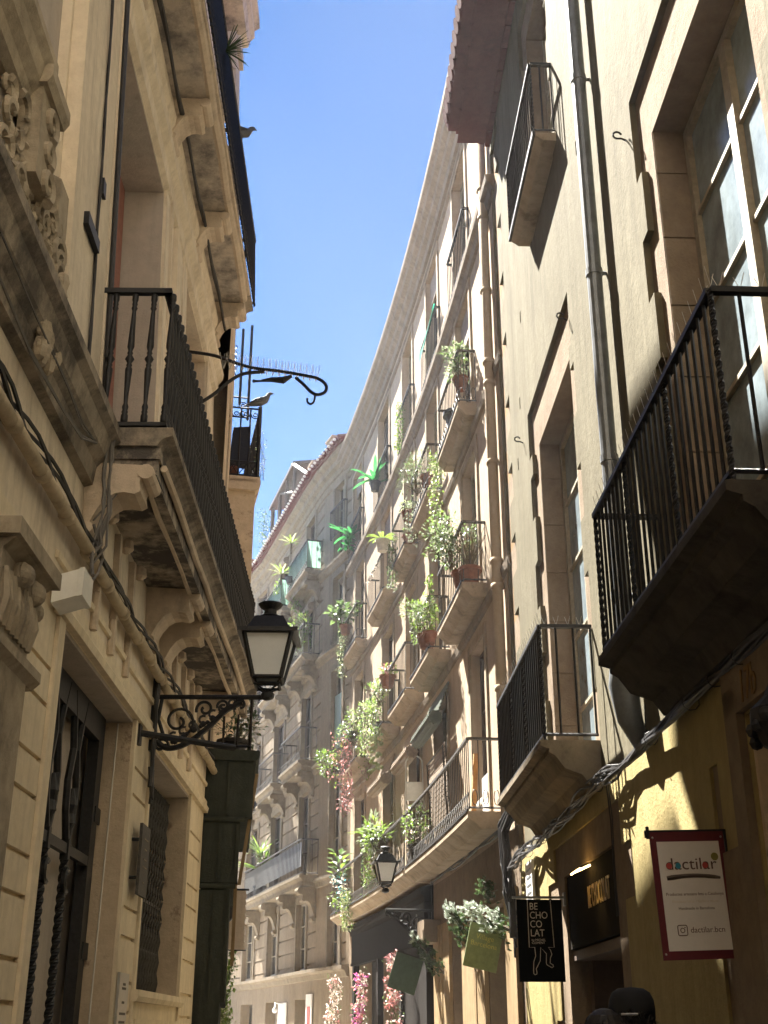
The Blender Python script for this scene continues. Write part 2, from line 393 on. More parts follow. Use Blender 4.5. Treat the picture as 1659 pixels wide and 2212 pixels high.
def slab(F, parent, s0, s1, n1, z0, z1, mat, style=0, name='balcony'):
    mb = MB(); h = z1 - z0
    if style == 0: pts = [(-.05, z0), (n1 * .62, z0), (n1 * .8, z0 + h * .35), (n1 * .92, z0 + h * .5), (n1, z0 + h * .62), (n1, z1), (-.05, z1)]
    elif style == 1: pts = [(-.05, z0 - .28), (.10, z0 - .27), (.16, z0 - .18), (.30, z0 - .13), (.37, z0 - .03), (n1 - .04, z0), (n1 - .04, z0 + .03), (n1 + .03, z0 + .05), (n1 + .03, z1), (-.05, z1)]
    else: pts = [(-.05, z0), (n1 - .08, z0), (n1 - .05, z0 + h * .3), (n1 - .02, z0 + h * .45), (n1 + .03, z0 + h * .55), (n1 + .03, z1), (-.05, z1)]
    mb.prof(F, s0, s1, pts)
    return mb.build(name, mat, parent)
def bracket(F, parent, s, wd, n1, zt, h, mat, name='bracket'):   # S-scroll stone bracket
    pts = [(0, zt)]
    N = 10
    for i in range(N + 1):                         # underside curve, from the nose to the wall
        t = i / N
        if t < .35:
            a = t / .35; n = n1 * (1.0 - .16 * math.sin(a * math.pi) * .6 - .10 * a); z = zt - h * (.04 + .40 * a)
        else:
            a = (t - .35) / .65; n = n1 * (.90 - .88 * a ** .8); z = zt - h * (.44 + .08 * math.sin(a * math.pi) * -1 + .56 * a ** 2.6)
        pts.append((n, z))
    mb = MB(); mb.prof(F, s - wd / 2, s + wd / 2, list(reversed(pts)))
    mb.tube([F(s - wd / 2 - .012, n1 * .95, zt - h * .13), F(s + wd / 2 + .012, n1 * .95, zt - h * .13)], h * .10, 10)
    mb.tube([F(s - wd / 2 - .01, n1 * .10, zt - h * .86), F(s + wd / 2 + .01, n1 * .10, zt - h * .86)], h * .07, 10)
    return mb.build(name, mat, parent)
def text(parent, body, o, rt, up, size, mat, name='lettering', align='LEFT', depth=.003, sx=1.0, spacing=1.0, shear=0, bold=0):
    cu = bpy.data.curves.new('t', 'FONT'); cu.body = body; cu.size = size; cu.align_x = align; cu.extrude = depth; cu.space_character = spacing; cu.shear = shear; cu.offset = bold; cu.resolution_u = 4
    to = bpy.data.objects.new('t', cu); COL.objects.link(to)
    dg = bpy.context.evaluated_depsgraph_get(); me = bpy.data.meshes.new_from_object(to.evaluated_get(dg))
    rt = V(rt).normalized(); up = V(up).normalized(); nn = rt.cross(up); mb = MB(); o = V(o)
    mb.add([o + rt * v.co.x * sx + up * v.co.y + nn * v.co.z for v in me.vertices], [tuple(p.vertices) for p in me.polygons])
    bpy.data.objects.remove(to); bpy.data.curves.remove(cu); bpy.data.meshes.remove(me)
    return mb.build(name, mat, parent)
def arcpts(c, u, v, r, a0, a1, n=12, r1=None):
    c, u, v = V(c), V(u), V(v); r1 = r if r1 is None else r1
    return [c + u * ((r + (r1 - r) * i / n) * math.cos(a0 + (a1 - a0) * i / n)) + v * ((r + (r1 - r) * i / n) * math.sin(a0 + (a1 - a0) * i / n)) for i in range(n + 1)]
def smooth(path, n=5):     # a rounded path through the given points
    P = [V(p) for p in path]; out = []
    for i in range(len(P) - 1):
        a, b, c, d = P[max(i - 1, 0)], P[i], P[i + 1], P[min(i + 2, len(P) - 1)]
        for k in range(n):
            t = k / n; out.append(.5 * ((2 * b) + (c - a) * t + (2 * a - 5 * b + 4 * c - d) * t * t + (3 * b - a - 3 * c + d) * t ** 3))
    return out + [P[-1]]
# ------------------------------------------------------------------ plants
def rv(r=rnd): 
    while True:
        v = V((r.uniform(-1, 1), r.uniform(-1, 1), r.uniform(-1, 1)))
        if .05 < v.length <= 1: return v
def bush(mb, c, rx, ry, rz, n, L, W, mis=(0,), clumps=9, stem=None):
    c = V(c); cl = []
    for i in range(clumps):
        v = rv(); cl.append(c + V((v.x * rx, v.y * ry, v.z * rz)) * .85)
    for i in range(n):
        k = cl[rnd.randrange(clumps)]; v = rv(); p = k + V((v.x * rx, v.y * ry, v.z * rz)) * .38
        d = (v + (p - c) * .8 + V((0, 0, .25)) + rv() * .5); mb.leaf(p, d, V((0, 0, 1)) + rv() * .5, L * rnd.uniform(.6, 1.2), W * rnd.uniform(.6, 1.2), mis[rnd.randrange(len(mis))])
    if getattr(mb, 'si', None) is not None:
        base = c - V((0, 0, rz * 1.05))
        for k in cl: mb.tube([base + rv() * .03, base.lerp(k, .5) + rv() * .04, k], [.009, .006, .003], 4, mb.si)
    if stem is not None:
        for k in cl[:5]: mb.tube([V(stem), V(stem).lerp(k, .5) + rv() * .03, k], .006, 4, len(mis) and max(mis) + 1)
def trail(mb, path, n, L, W, spread, mis=(0,)):
    path = [V(p) for p in path]
    if getattr(mb, 'si', None) is not None:
        for j in range(4): mb.tube([p + rv() * spread * .8 for p in path], .004, 3, mb.si, False)
    for i in range(n):
        t = rnd.random() * (len(path) - 1.001); k = int(t); p = path[k].lerp(path[k + 1], t - k) + rv() * spread
        mb.leaf(p, rv() + V((0, 0, -.4)), V((0, 0, 1)) + rv(), L * rnd.uniform(.6, 1.2), W * rnd.uniform(.6, 1.2), mis[rnd.randrange(len(mis))])
def pot(parent, base, r, h, mat, name='pot'):
    mb = MB(); mb.lathe(base, [(r * .68, 0), (r * .92, h * .8), (r * 1.08, h * .8), (r * 1.08, h), (r * .95, h), (r * .9, h * .9)], 14); return mb.build(name, mat, parent)
stemm = flat('plant_stem', (.10, .075, .045), .8)
def plant(name, base, label, fol, pr=.13, ph=.24, pm=None, group='plants on the balconies', cat='plant', mats=None):
    t = thing(name, base, label, cat, group)
    if pm: pot(t, base, pr, ph, pm)
    mb = MB(); mb.si = len(mats) if isinstance(mats, list) else 1; fol(mb, V(base) + V((0, 0, ph * .9 if pm else 0)))
    ms = mats if isinstance(mats, list) else [mats]
    mb.build('foliage', ms + [stemm], t)
    return t
# ================================================================== the ground
g = MB(); g.quad((-60, -40, 0), (60, -40, 0), (60, 120, 0), (-60, 120, 0)); tag(g.build('street', paving), kind='structure')
# ================================================================== LEFT: cream building
LB = thing('cream_building', (-3, 8, 0), 'ornate cream stuccoed building with sooty balconies on the shaded side of the street', 'building')
grooves = []
for (a, b) in ((6.15, 7.12), (9.9, 10.62), (13.3, 14.3)):
    z = .3; k = 0
    while z < 3.9:
        if abs(z - 2.9) > .35 or a > 13 or a < 9: grooves.append((a, b, z, z + .028, .03, 1))
        z += (.33, .22)[k % 2]; k += 1
rl = [(-3, 14.45, 0, 4.2, 0, 1)] + grooves + [
    (7.25, 9.8, -1, 3.96, .30, None), (10.7, 13.2, 1.93, 3.95, .27, None),
    (7.88, 10.05, 5.55, 9.5, .40, None), (11.6, 13.5, 5.55, 9.5, .40, None),
    (8.1, 10.0, 11.1, 14.4, .4, None), (11.6, 13.5, 11.1, 14.4, .4, None),
    (3.2, 5.2, -1, 4.6, .3, None), (3.0, 6.22, 5.6, 6.45, .06, 4), (2.5, 6.25, 6.9, 10.5, .07, 4)]
wl = wall(FL, -3, 14.45, 0, 15.9, rl)
wl.quad(FL(14.45, 0, 0), FL(14.45, -.7, 0), FL(14.45, -.7, 4.6), FL(14.45, 0, 4.6)); wl.quad(FL(14.45, 0, 4.6), FL(14.45, -.7, 4.6), FL(14.45, -.7, 15.9), FL(14.45, 0, 15.9))
wl.build('wall', [cream, creamlow, jambm, soot, greypanel], LB)
b = MB(); b.box(FL, -3, 14.44, -9, -.62, 0, 15.95); b.build('building_body', cream, LB)
# reveals of door and window, worn stone
b = MB(); b.box(FL, 9.785, 9.80, -.299, -.004, 0, 3.955); b.box(FL, 7.26, 9.78, -.299, -.004, 3.93, 3.957, 1); b.build('door_jamb', [jambm, greypanel], LB)
b = MB(); b.box(FL, 13.185, 13.2, -.269, -.004, 1.94, 3.945); b.box(FL, 10.71, 13.18, -.269, -.004, 3.92, 3.947, 1); b.build('window_jamb', [jambm, greypanel], LB)
b = MB(); b.box(FL, 10.035, 10.05, -.399, -.004, 5.56, 9.49); b.box(FL, 7.89, 10.03, -.399, -.004, 9.47, 9.497); b.build('window_reveal', greypanel, LB)
# gate
dp = MB(); dp.box(FL, 7.3, 9.76, -.42, -.36, 0, 3.9); door = dp.build('door', greypanel, LB)
iw = MB()
for s in (7.1, 7.67, 8.25, 8.83):
    iw.twist(FL(s, -.22, 0), FL(s, -.22, 2.72), .032, 20)
    iw.box(FL, s - .03, s + .03, -.25, -.19, 2.72, 2.86)
    for sg in (-1, 1):
        iw.tube([FL(s + sg * .02, -.22, 2.86), FL(s + sg * .11, -.22, 3.05), FL(s + sg * .13, -.22, 3.25), FL(s + sg * .05, -.22, 3.5), FL(s + sg * .12, -.22, 3.72), FL(s + sg * .2, -.22, 3.9)], .028, 6)
    iw.lathe(FL(s, -.21, 2.92), [(.01, 0), (.045, .05), (.03, .12), (.05, .18), (.012, .3)], 8)
    iw.tube(arcpts(FL(s + .02, -.20, 2.58), FL.along(s), (0, 0, 1), .07, 1.2, 5.0, 10), .022, 6)
iw.box(FL, 7.3, 9.5, -.245, -.202, 2.76, 2.83); iw.box(FL, 9.5, 9.68, -.29, -.2, 0, 3.93); iw.box(FL, 9.70, 9.775, -.29, -.23, 0, 3.93)
for z in (1.1, 2.1, 3.1): iw.box(FL, 9.56, 9.74, -.28, -.19, z, z + .12)
iw.box(FL, 7.3, 9.5, -.28, -.2, 3.72, 3.94); iw.build('iron_gate', iron, door)
# grille window
wd = MB(); wd.quad(FL(10.72, -.5, 1.94), FL(13.18, -.5, 1.94), FL(13.18, -.5, 3.94), FL(10.72, -.5, 3.94)); wdo = wd.build('window', dark, LB)
gr = MB(); k = 0; s = 10.76
while s < 13.16:
    ph = k % 2
    gr.tube([FL(s + (.035 if (i + ph) % 2 else -.035) * (1 if 5 < i < 14 else .25), -.22 + .015 * (i % 2), 1.95 + i * .1) for i in range(20)], .009, 4); s += .075; k += 1
for z in (2.3, 2.75, 3.2, 3.6): gr.box(FL, 10.72, 13.16, -.235, -.215, z, z + .03)
gr.build('window_grille', ironold, wdo)
b = MB(); b.prof(FL, 10.6, 13.3, [(-.26, 1.83), (.05, 1.83), (.07, 1.87), (.07, 1.92), (-.26, 1.925)]); b.box(FL, 10.75, 13.15, .0, .03, .5, 1.7); b.build('window_sill', creamlow, LB)
# lintel mouldings and string courses
b = MB()
b.prof(FL, 7.0, 14.44, [(0, 3.965), (.05, 3.965), (.06, 4.02), (.035, 4.06), (.035, 4.10), (0, 4.12)])
b.prof(FL, 6.9, 14.44, [(0, 4.27), (.025, 4.275), (.03, 4.31), (0, 4.33)])
for (a, c) in ((7.1, 7.25), (9.8, 9.88), (10.62, 10.7), (13.2, 13.28)): b.box(FL, a, c, 0, .025, .1, 3.96)
b.build('lintel_moulding', creamlow, LB)
b = MB(); b.prof(FL, -3, 7.55, [(0, 5.0), (.06, 5.02), (.08, 5.15), (.14, 5.22), (.17, 5.34), (.22, 5.38), (.22, 5.46), (0, 5.50)]); b.build('string_course', soot, LB)
for s in (7.95, 8.55, 9.15, 11.55, 12.2, 12.85):
    b = MB(); b.box(FL, s, s + .07, .0, .05, 4.42, 5.1); b.tube([FL(s + .035, .02, 4.44), FL(s + .035, .02, 4.15)], .033, 8)
    b.lathe(FL(s + .16, .06, 5.0), [(.02, 0), (.06, .03), (.05, .1), (.02, .12)], 8); b.build('triglyph', corbelm, LB)
# first floor: pilaster, window case, shutters
b = MB(); b.box(FL, 6.3, 6.42, 0, .10, 5.5, 10.6); b.box(FL, 6.42, 6.72, 0, .06, 5.5, 10.6); b.box(FL, 6.72, 7.52, 0, .045, 5.5, 10.6)
for (a, c) in ((7.56, 7.62), (7.66, 7.86), (10.07, 10.27), (10.31, 10.37), (10.7, 10.76), (10.82, 11.2), (11.3, 11.58), (13.52, 13.75)): b.box(FL, a, c, 0, .055 if c - a < .1 else .03, 5.5, 9.7)
b.prof(FL, 7.5, 14.44, [(0, 9.52), (.05, 9.55), (.06, 9.7), (.12, 9.78), (.13, 9.86), (0, 9.9)])
b.prof(FL, 5, 14.44, [(0, 10.2), (.03, 10.22), (.05, 10.32), (.03, 10.36), (.07, 10.45), (.08, 10.55), (0, 10.56)])
b.build('pilaster', cream, LB)
for (a, c) in ((7.92, 10.0), (11.64, 13.46)):
    b = MB(); b.box(FL, a, a + .55, -.46, -.39, 5.55, 9.46); b.box(FL, c - .5, c, -.46, -.39, 5.55, 9.46); sh = b.build('window_shutter', redwood, LB)
    b = MB(); b.quad(FL(a + .5, -.43, 5.55), FL(c - .45, -.43, 5.55), FL(c - .45, -.43, 9.46), FL(a + .5, -.43, 9.46)); b.build('pane', glassd, sh)
window(FL, LB, 8.1, 10.0, 11.1, 14.4, .36, framed, glassd); window(FL, LB, 11.6, 13.5, 11.1, 14.4, .36, framed, glassd)
# first-floor balcony
bal = slab(FL, LB, 7.55, 14.62, .55, 5.36, 5.5, soot, 2)
b = MB(); b.box(FL, 7.58, 14.58, 0, .49, 5.27, 5.36); b.box(FL, 7.6, 14.55, .40, .47, 5.12, 5.27); b.box(FL, 7.6, 7.67, .0, .40, 5.12, 5.27); b.box(FL, 7.66, 14.5, .0, .42, 5.19, 5.27)
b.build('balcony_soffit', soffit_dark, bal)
b = MB()
for dn, dz, r in ((.50, 5.25, .028), (.44, 5.17, .026), (.38, 5.13, .022)): b.tube([FL(s_ / 10, dn + rnd.uniform(-.008, .008), dz + rnd.uniform(-.008, .008)) for s_ in range(77, 146, 6)], r, 6)
b.build('edge_moulding', corbelm, bal)
for s in (7.62, 10.15, 10.9, 13.65): bracket(FL, bal, s, .30, .44, 5.19, .56, corbelm)
BAL_PROF = [(.020, 0), (.026, .02), (.026, .06), (.018, .075), (.024, .09), (.018, .10), (.024, .13), (.014, .16), (.026, .42), (.026, .44), (.014, .455), (.022, .47), (.014, .485), (.034, .52), (.014, .555), (.022, .57), (.014, .585), (.026, .62), (.016, .90), (.014, .93), (.024, .95), (.015, .965), (.022, .985), (.016, 1.0), (.024, 1.02), (.024, 1.06), (.02, 1.07)]
mb = MB(); zr = 5.5
mb.box(FL, 7.55, 14.6, .475, .535, zr + 1.12, zr + 1.16); mb.box(FL, 7.55, 14.6, .48, .53, zr + .015, zr + .045)
for s in (7.55, 14.6):
    mb.hexa([FL(s, -.1, zr + 1.12), FL(s + .05, -.1, zr + 1.12), FL(s + .05, .535, zr + 1.12), FL(s, .535, zr + 1.12), FL(s, -.1, zr + 1.16), FL(s + .05, -.1, zr + 1.16), FL(s + .05, .535, zr + 1.16), FL(s, .535, zr + 1.16)])
    mb.hexa([FL(s, 0, zr + .015), FL(s + .05, 0, zr + .015), FL(s + .05, .53, zr + .015), FL(s, .53, zr + .015), FL(s, 0, zr + .045), FL(s + .05, 0, zr + .045), FL(s + .05, .53, zr + .045), FL(s, .53, zr + .045)])
mb.build('railing', iron, bal)
m0 = MB(); m0.lathe(FL(7.575, .505, zr + .045), BAL_PROF, 8); bo = m0.build('baluster', iron, bal, True)
p0 = FL(7.575, .505, zr)
for (s, n) in [(7.575, .365), (7.575, .225), (7.575, .085)] + [(7.575 + .142 * i, .505) for i in range(1, 50)]:
    c = bo.copy(); COL.objects.link(c); c.parent = bal; c.location = FL(s, n, zr) - p0
# second-floor balcony
bal2 = slab(FL, LB, 4.5, 14.6, .48, 10.92, 11.04, soot, 2)
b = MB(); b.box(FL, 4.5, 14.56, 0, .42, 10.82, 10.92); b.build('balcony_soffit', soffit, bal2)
b = MB(); b.tube([FL(s_ / 10, .43 + rnd.uniform(-.01, .01), 10.86) for s_ in range(45, 147, 6)], .055, 8); b.tube([FL(s_ / 10, .49, 10.94) for s_ in range(45, 147, 6)], .028, 6); b.build('edge_moulding', corbelm, bal2)
for s in (8.25, 10.3, 12.25, 14.25): bracket(FL, bal2, s, .30, .40, 10.82, .6, corbelm)
b = MB(); k_ = 100
for i in range(k_ + 1): s = 4.55 + (14.5 - 4.55) * i / k_; b.bar(FL(s, .535, 11.0), FL(s, .535, 12.12), .018)
for (z, r) in ((11.06, .016), (11.3, .010), (12.13, .024)): b.tube([FL(4.5, .535, z), FL(14.55, .535, z)], r, 6)
for s in (4.55, 14.5):
    b.bar(FL(s, 0, 12.13), FL(s, .535, 12.13), .04); b.bar(FL(s, 0, 11.06), FL(s, .535, 11.06), .03)
    for n in (.1, .25, .4): b.bar(FL(s, n, 11.06), FL(s, n, 12.13), .018)
b.build('railing', iron, bal2)
# eaves cornice
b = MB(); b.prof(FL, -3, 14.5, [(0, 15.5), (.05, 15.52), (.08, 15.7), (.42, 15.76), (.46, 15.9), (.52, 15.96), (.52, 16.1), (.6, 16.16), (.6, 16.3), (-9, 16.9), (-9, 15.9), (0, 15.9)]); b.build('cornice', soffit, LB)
b = MB(); b.box(FL, 13.9, 14.42, 0, .3, 14.2, 15.5); b.box(FL, 13.95, 14.4, 0, .36, 15.2, 15.48)
for zz in (15.0, 14.75):
    for sg in (.08, .22): b.tube(arcpts(FL(13.88, sg, zz), FL.out(14), (0, 0, 1), .06, 0, 6.0, 12, .02), .018, 5)
b.build('carved_end_block', greypanel, LB)
# portal at the left edge
b = MB(); b.prof(FL, 1.0, 5.45, [(0, 6.4), (.05, 6.43), (.07, 6.5), (.12, 6.56), (.14, 6.66), (.18, 6.72), (.18, 6.78), (0, 6.84)]); b.prof(FL, 6.05, 6.25, [(0, 5.9), (.05, 5.92), (.08, 6.0), (.08, 6.45), (0, 6.5)]); b.prof(FL, 1.0, 6.2, [(0, 5.56), (.05, 5.58), (.08, 5.66), (0, 5.7)]); b.build('portal_cornice', carved, LB)
b = MB(); b.box(FL, 5.36, 5.70, 0, .13, 5.95, 6.6); b.prof(FL, 5.32, 5.74, [(0, 6.55), (.16, 6.55), (.19, 6.6), (.19, 6.68), (0, 6.68)])
AX = FL.along(6)
for (sc, zc, r) in ((5.53, 6.42, .10), (5.53, 6.20, .08), (5.55, 6.0, .10)):
    b.tube(arcpts(FL(sc, .14, zc), AX, (0, 0, 1), r, -1, 6.5, 16, r * .25), [.034 - .001 * i for i in range(17)], 6)
for i in range(60):
    s = rnd.uniform(5.0, 6.2); z = 5.72 + rnd.uniform(0, .55) * (1 if s < 5.7 else .7)
    b.tube(arcpts(FL(s, .03 + rnd.uniform(0, .05), z), AX * rnd.choice((-1, 1)), (0, 0, 1), rnd.uniform(.05, .13), rnd.uniform(0, 2), rnd.uniform(4, 6.5), 9, .02), [.028 - .0018 * j for j in range(10)], 5)
    b.ball(FL(s + .07, .05, z - .05), rnd.uniform(.03, .055), 0, .7, .7, 1.3, 6, 4)
for i in range(22):
    s = 5.9 + rnd.uniform(-.17, .2); z = 5.0 + rnd.random() * .75
    b.ball(FL(s, .12, z), rnd.uniform(.03, .07), 0, .8, .8, 1.4, 6, 4); b.tube(arcpts(FL(s, .12, z), AX, (0, 0, 1), .06, 0, 4.5, 7, .02), .016, 5)
b.build('carved_console', carved, LB)
b = MB(); b.box(FL, 5.45, 6.1, 0, .15, 0, 3.26); b.prof(FL, 5.35, 6.22, [(0, 3.24), (.15, 3.25), (.19, 3.29), (.19, 3.34), (.15, 3.38), (0, 3.39)])
b.box(FL, 5.5, 6.12, 0, .13, 3.39, 3.84); b.box(FL, 5.45, 6.3, 0, .22, 3.84, 3.93); b.prof(FL, 5.5, 6.26, [(0, 3.77), (.12, 3.78), (.19, 3.84), (0, 3.84)])
for (s, n, z, r) in ((5.78, .15, 3.735, .075), (6.05, .14, 3.73, .075), (6.24, .10, 3.69, .062)): b.ball(FL(s, n, z), r, 0, 1, 1, .95, 12, 8); b.tube(arcpts(FL(s - .02, n + .02, z), AX, (0, 0, 1), r * .85, 0, 7, 14, .015), .017, 5)
for i in range(8):
    s = 5.55 + i * .075; b.tube([FL(s, .14, 3.7), FL(s + rnd.uniform(-.02, .02), .155, 3.55), FL(s, .14, 3.42)], [.018, .03, .018], 6)
b.build('pilaster_capital', carved, LB)
b = MB(); b.box(FL, 1.5, 5.55, .0, .06, 4.5, 4.62); b.box(FL, 4.95, 5.25, 0, .10, 0, 4.55); b.build('portal_frame', soot, LB)
b = MB(); b.lathe(FL(5.75, .06, 8.55), [(.03, 0), (.10, .03), (.12, .10), (.12, .16), (.05, .18)], 14); b.build('wall_cap', ironold, LB)
b = MB(); b.box(FL, 7.17, 7.25, .05, .075, 7.22, 7.36); b.build('wall_plate', iron, LB); b = MB(); b.box(FL, 6.75, 7.1, .05, .09, 6.64, 6.74); b.build('pipe_stub', iron, LB)
# ------------------------------------------------ conduit, cables, box, cord, plaques
b = MB(); pts = []
s = 5.0
while s < 14.4: pts.append(s); s += .62
for a in pts:
    dz = rnd.uniform(-.015, .015); b.tube([FL(a, .075, 4.5 + dz), FL(a + .57, .075, 4.5 + dz)], .042, 9); b.tube([FL(a + .52, .075, 4.5), FL(a + .60, .075, 4.5)], .05, 9)
one(b, 'conduit', pipem, FL(9, .07, 4.5), 'sand coloured cement conduit running along the cream wall under the balcony', 'pipe', smooth=True)
b = MB()
for j in range(4):
    ph = rnd.random() * 6; b.tube([FL(5 + i * .18, .085 + .03 * math.sin(i * .7 + ph), 4.57 + .012 * j + .025 * math.sin(i * .9 + ph)) for i in range(53)], .012, 5)
b.tube([FL(10.45 + .02 * math.sin(i), .06, 4.55 - i * .06) for i in range(18)], .02, 6); b.tube([FL(10.55 + .03 * math.sin(i * .8), .05, 4.55 - i * .06) for i in range(20)], .016, 6)
b.tube([FL(10.42, .05, 3.7), FL(10.46, .07, 3.5), FL(10.5, .05, 3.62), FL(10.56, .06, 3.45), FL(10.58, .05, 3.7)], .016, 5)
one(b, 'cable', cablem, FL(10, .08, 4.57), 'black cables twisted on top of the sand coloured conduit along the cream wall', 'cables')
b = MB()
for (dz, dn, r) in ((0, 0, .008), (-.03, .02, .008), (.10, .03, .006), (.16, .0, .006)):
    b.tube([FL(3.6, .12 + dn, 5.12 + dz), FL(4.98, .12 + dn, 5.0 + dz * 1.6), FL(5.53, .12 + dn, 4.95 + dz * 1.8), FL(6.26, .13 + dn, 4.97 + dz * 1.3), FL(6.8, .13, 5.05 + dz * .6), FL(7.2, .13, 5.2), FL(7.44, .14, 5.42)], r, 5)
for j in range(7):
    q = rnd.uniform(-.05, .05); b.tube([FL(7.46 + q * .4, .16 + q * .5, 5.45 - i * .08) + V((rnd.uniform(-.012, .012), 0, 0)) for i in range(9 if j < 5 else 12)] + [FL(7.42 + q, .10, 4.6 - .03 * j)], .009, 5)
b.tube([FL(7.4, .1, 4.55), FL(7.36, .12, 4.4), FL(7.25, .16, 4.28)], .013, 5); b.tube([FL(7.4, .1, 4.7), FL(7.52, .15, 4.5), FL(7.42, .15, 4.36), FL(7.27, .15, 4.25)], .011, 5)
b.tube([FL(7.5, .15, 5.1), FL(7.53, .35, 5.17), FL(7.53, .48, 5.12), FL(7.56, .53, 5.0)], .006, 4); b.tube([FL(7.46, .08, 4.75), FL(7.5, .25, 5.0), FL(7.53, .34, 5.16)], .006, 4)
one(b, 'cable', cableg, FL(7.4, .2, 5), 'loose grey cables drooping past the near end of the turned iron balcony', 'cables')
b = MB()
for ph in (0, 2.0): b.tube([FL(7.12 + .012 * math.sin(i * .9 + ph), .062 + .006 * math.cos(i + ph), 11 - i * .2) for i in range(29)] , .010, 5)
one(b, 'cable', cablem, FL(7.1, .06, 8), 'pair of thin black cables hanging down the cream pilaster', 'cables')
b = MB()
for j in range(3): b.tube([FL(8.05 + j * .05 + i * .27, .13 + .01 * j, 10.62 - .03 * j - .05 * math.sin(i * 1.1 + j)) for i in range(24)], .018, 5)
b.tube([FL(7.6 - .002 * i, .075, 5.6 + i * .25) for i in range(20)], .022, 6)
one(b, 'cable', cablem, FL(9, .1, 10.6), 'bundle of dark cables fixed under the upper balcony beside the corbels', 'cables')
b = MB(); b.hexa([FL(6.82, .03, 3.95), FL(7.06, .03, 3.95), FL(7.1, .17, 4.01), FL(6.86, .17, 4.01), FL(6.82, .03, 4.12), FL(7.06, .03, 4.12), FL(7.1, .17, 4.18), FL(6.86, .17, 4.18)])
jb = thing('junction_box', FL(6.9, .1, 3.95), 'white plastic junction box with cables, mounted above the rusticated pier', 'junction box')
b.build('box_body', whitep, jb); b = MB(); b.hexa([FL(6.855, .172, 4.005), FL(7.105, .172, 4.005), FL(7.115, .2, 4.015), FL(6.865, .2, 4.015), FL(6.855, .172, 4.185), FL(7.105, .172, 4.185), FL(7.115, .2, 4.195), FL(6.865, .2, 4.195)]); b.build('lid', whitep, jb)
b = MB(); b.tube([FL(9.778, -.12 - .002 * i, 3.92 - i * .2) for i in range(20)], .007, 5); one(b, 'cord', whitep, FL(9.77, -.12, 0), 'thin white cord hanging down the patchy stone door jamb', 'cord')
pq = thing('wall_plaque', FL(10.3, .05, 2.9), 'grey metal plaque on two pins beside the barred window', 'plaque')
b = MB(); b.box(FL, 10.12, 10.5, .06, .085, 2.62, 3.18); b.build('plate', ironold, pq); b = MB()
for z in (2.75, 3.05): b.tube([FL(10.14, 0, z), FL(10.14, .07, z)], .015, 6)
b.build('pin', iron, pq)
b = MB()
for z, wv in ((3.06, .2), (2.98, .12), (2.90, .14), (2.84, .22), (2.72, .08)): b.box(FL, 10.31 - wv / 2, 10.31 + wv / 2, .086, .089, z, z + .012)
b.build('raised_line', soot, pq)
pq = thing('notice_plate', FL(9.8, .04, 1.9), 'pale metal notice plate low on the pier left of the barred window', 'notice plate')
b = MB(); b.box(FL, 9.84, 10.22, .03, .05, 1.35, 2.02); b.build('plate', alu, pq); b = MB()
for z, wv in ((1.93, .1), (1.90, .16), (1.8, .1), (1.72, .24), (1.66, .24), (1.58, .2)): b.box(FL, 10.03 - wv / 2, 10.03 + wv / 2, .051, .053, z, z + .018)
b.build('printed_line', ironold, pq)
# ------------------------------------------------ street lanterns
def scroll_bracket(mb, F, s, zt, n1, r=.014):
    A, U = F.out(s), V((0, 0, 1))
    mb.tube([F(s, .02, zt), F(s, n1, zt)], .022, 8)
    mb.tube(smooth([F(s, .06, zt - .40), F(s, .16, zt - .46), F(s, .32, zt - .42), F(s, .50, zt - .28), F(s, .66, zt - .12), F(s, .80, zt - .05)]), .026, 7)
    for i in range(7): mb.ball(F(s, .22 + .08 * i, zt - .40 + .052 * i), .03, 0, 1, .7, 1, 6, 4); mb.tube(arcpts(F(s, .2 + .085 * i, zt - .36 + .05 * i), A, U, .045, 1, 5.5, 8, .015), .012, 5)
    mb.tube(arcpts(F(s, .24, zt - .22), A, U, .16, -2.2, 7.5, 30, .03), r, 6)
    mb.tube(arcpts(F(s, .47, zt - .11), A, U, .08, 3.5, -4, 22, .02), r, 6)
    mb.tube(arcpts(F(s, .63, zt - .08), A, U, .055, 3.5, -4, 18, .015), r * .9, 6)
    mb.tube(arcpts(F(s, .10, zt - .44), A, U, .07, 0, 6, 16, .02), r, 6)
    mb.tube(arcpts(F(s, .78, zt - .07), A, U, .06, 4, -1.5, 12, .03), r, 6)
    mb.tube([F(s, .08, zt - .02), F(s, .06, zt - .2), F(s, .12, zt - .36)], r * 1.3, 6)
    for i in range(9): mb.ball(F(s, .14 + .06 * i, zt - .44 + .035 * i), .022, 0, 1, 1, 1, 6, 4)
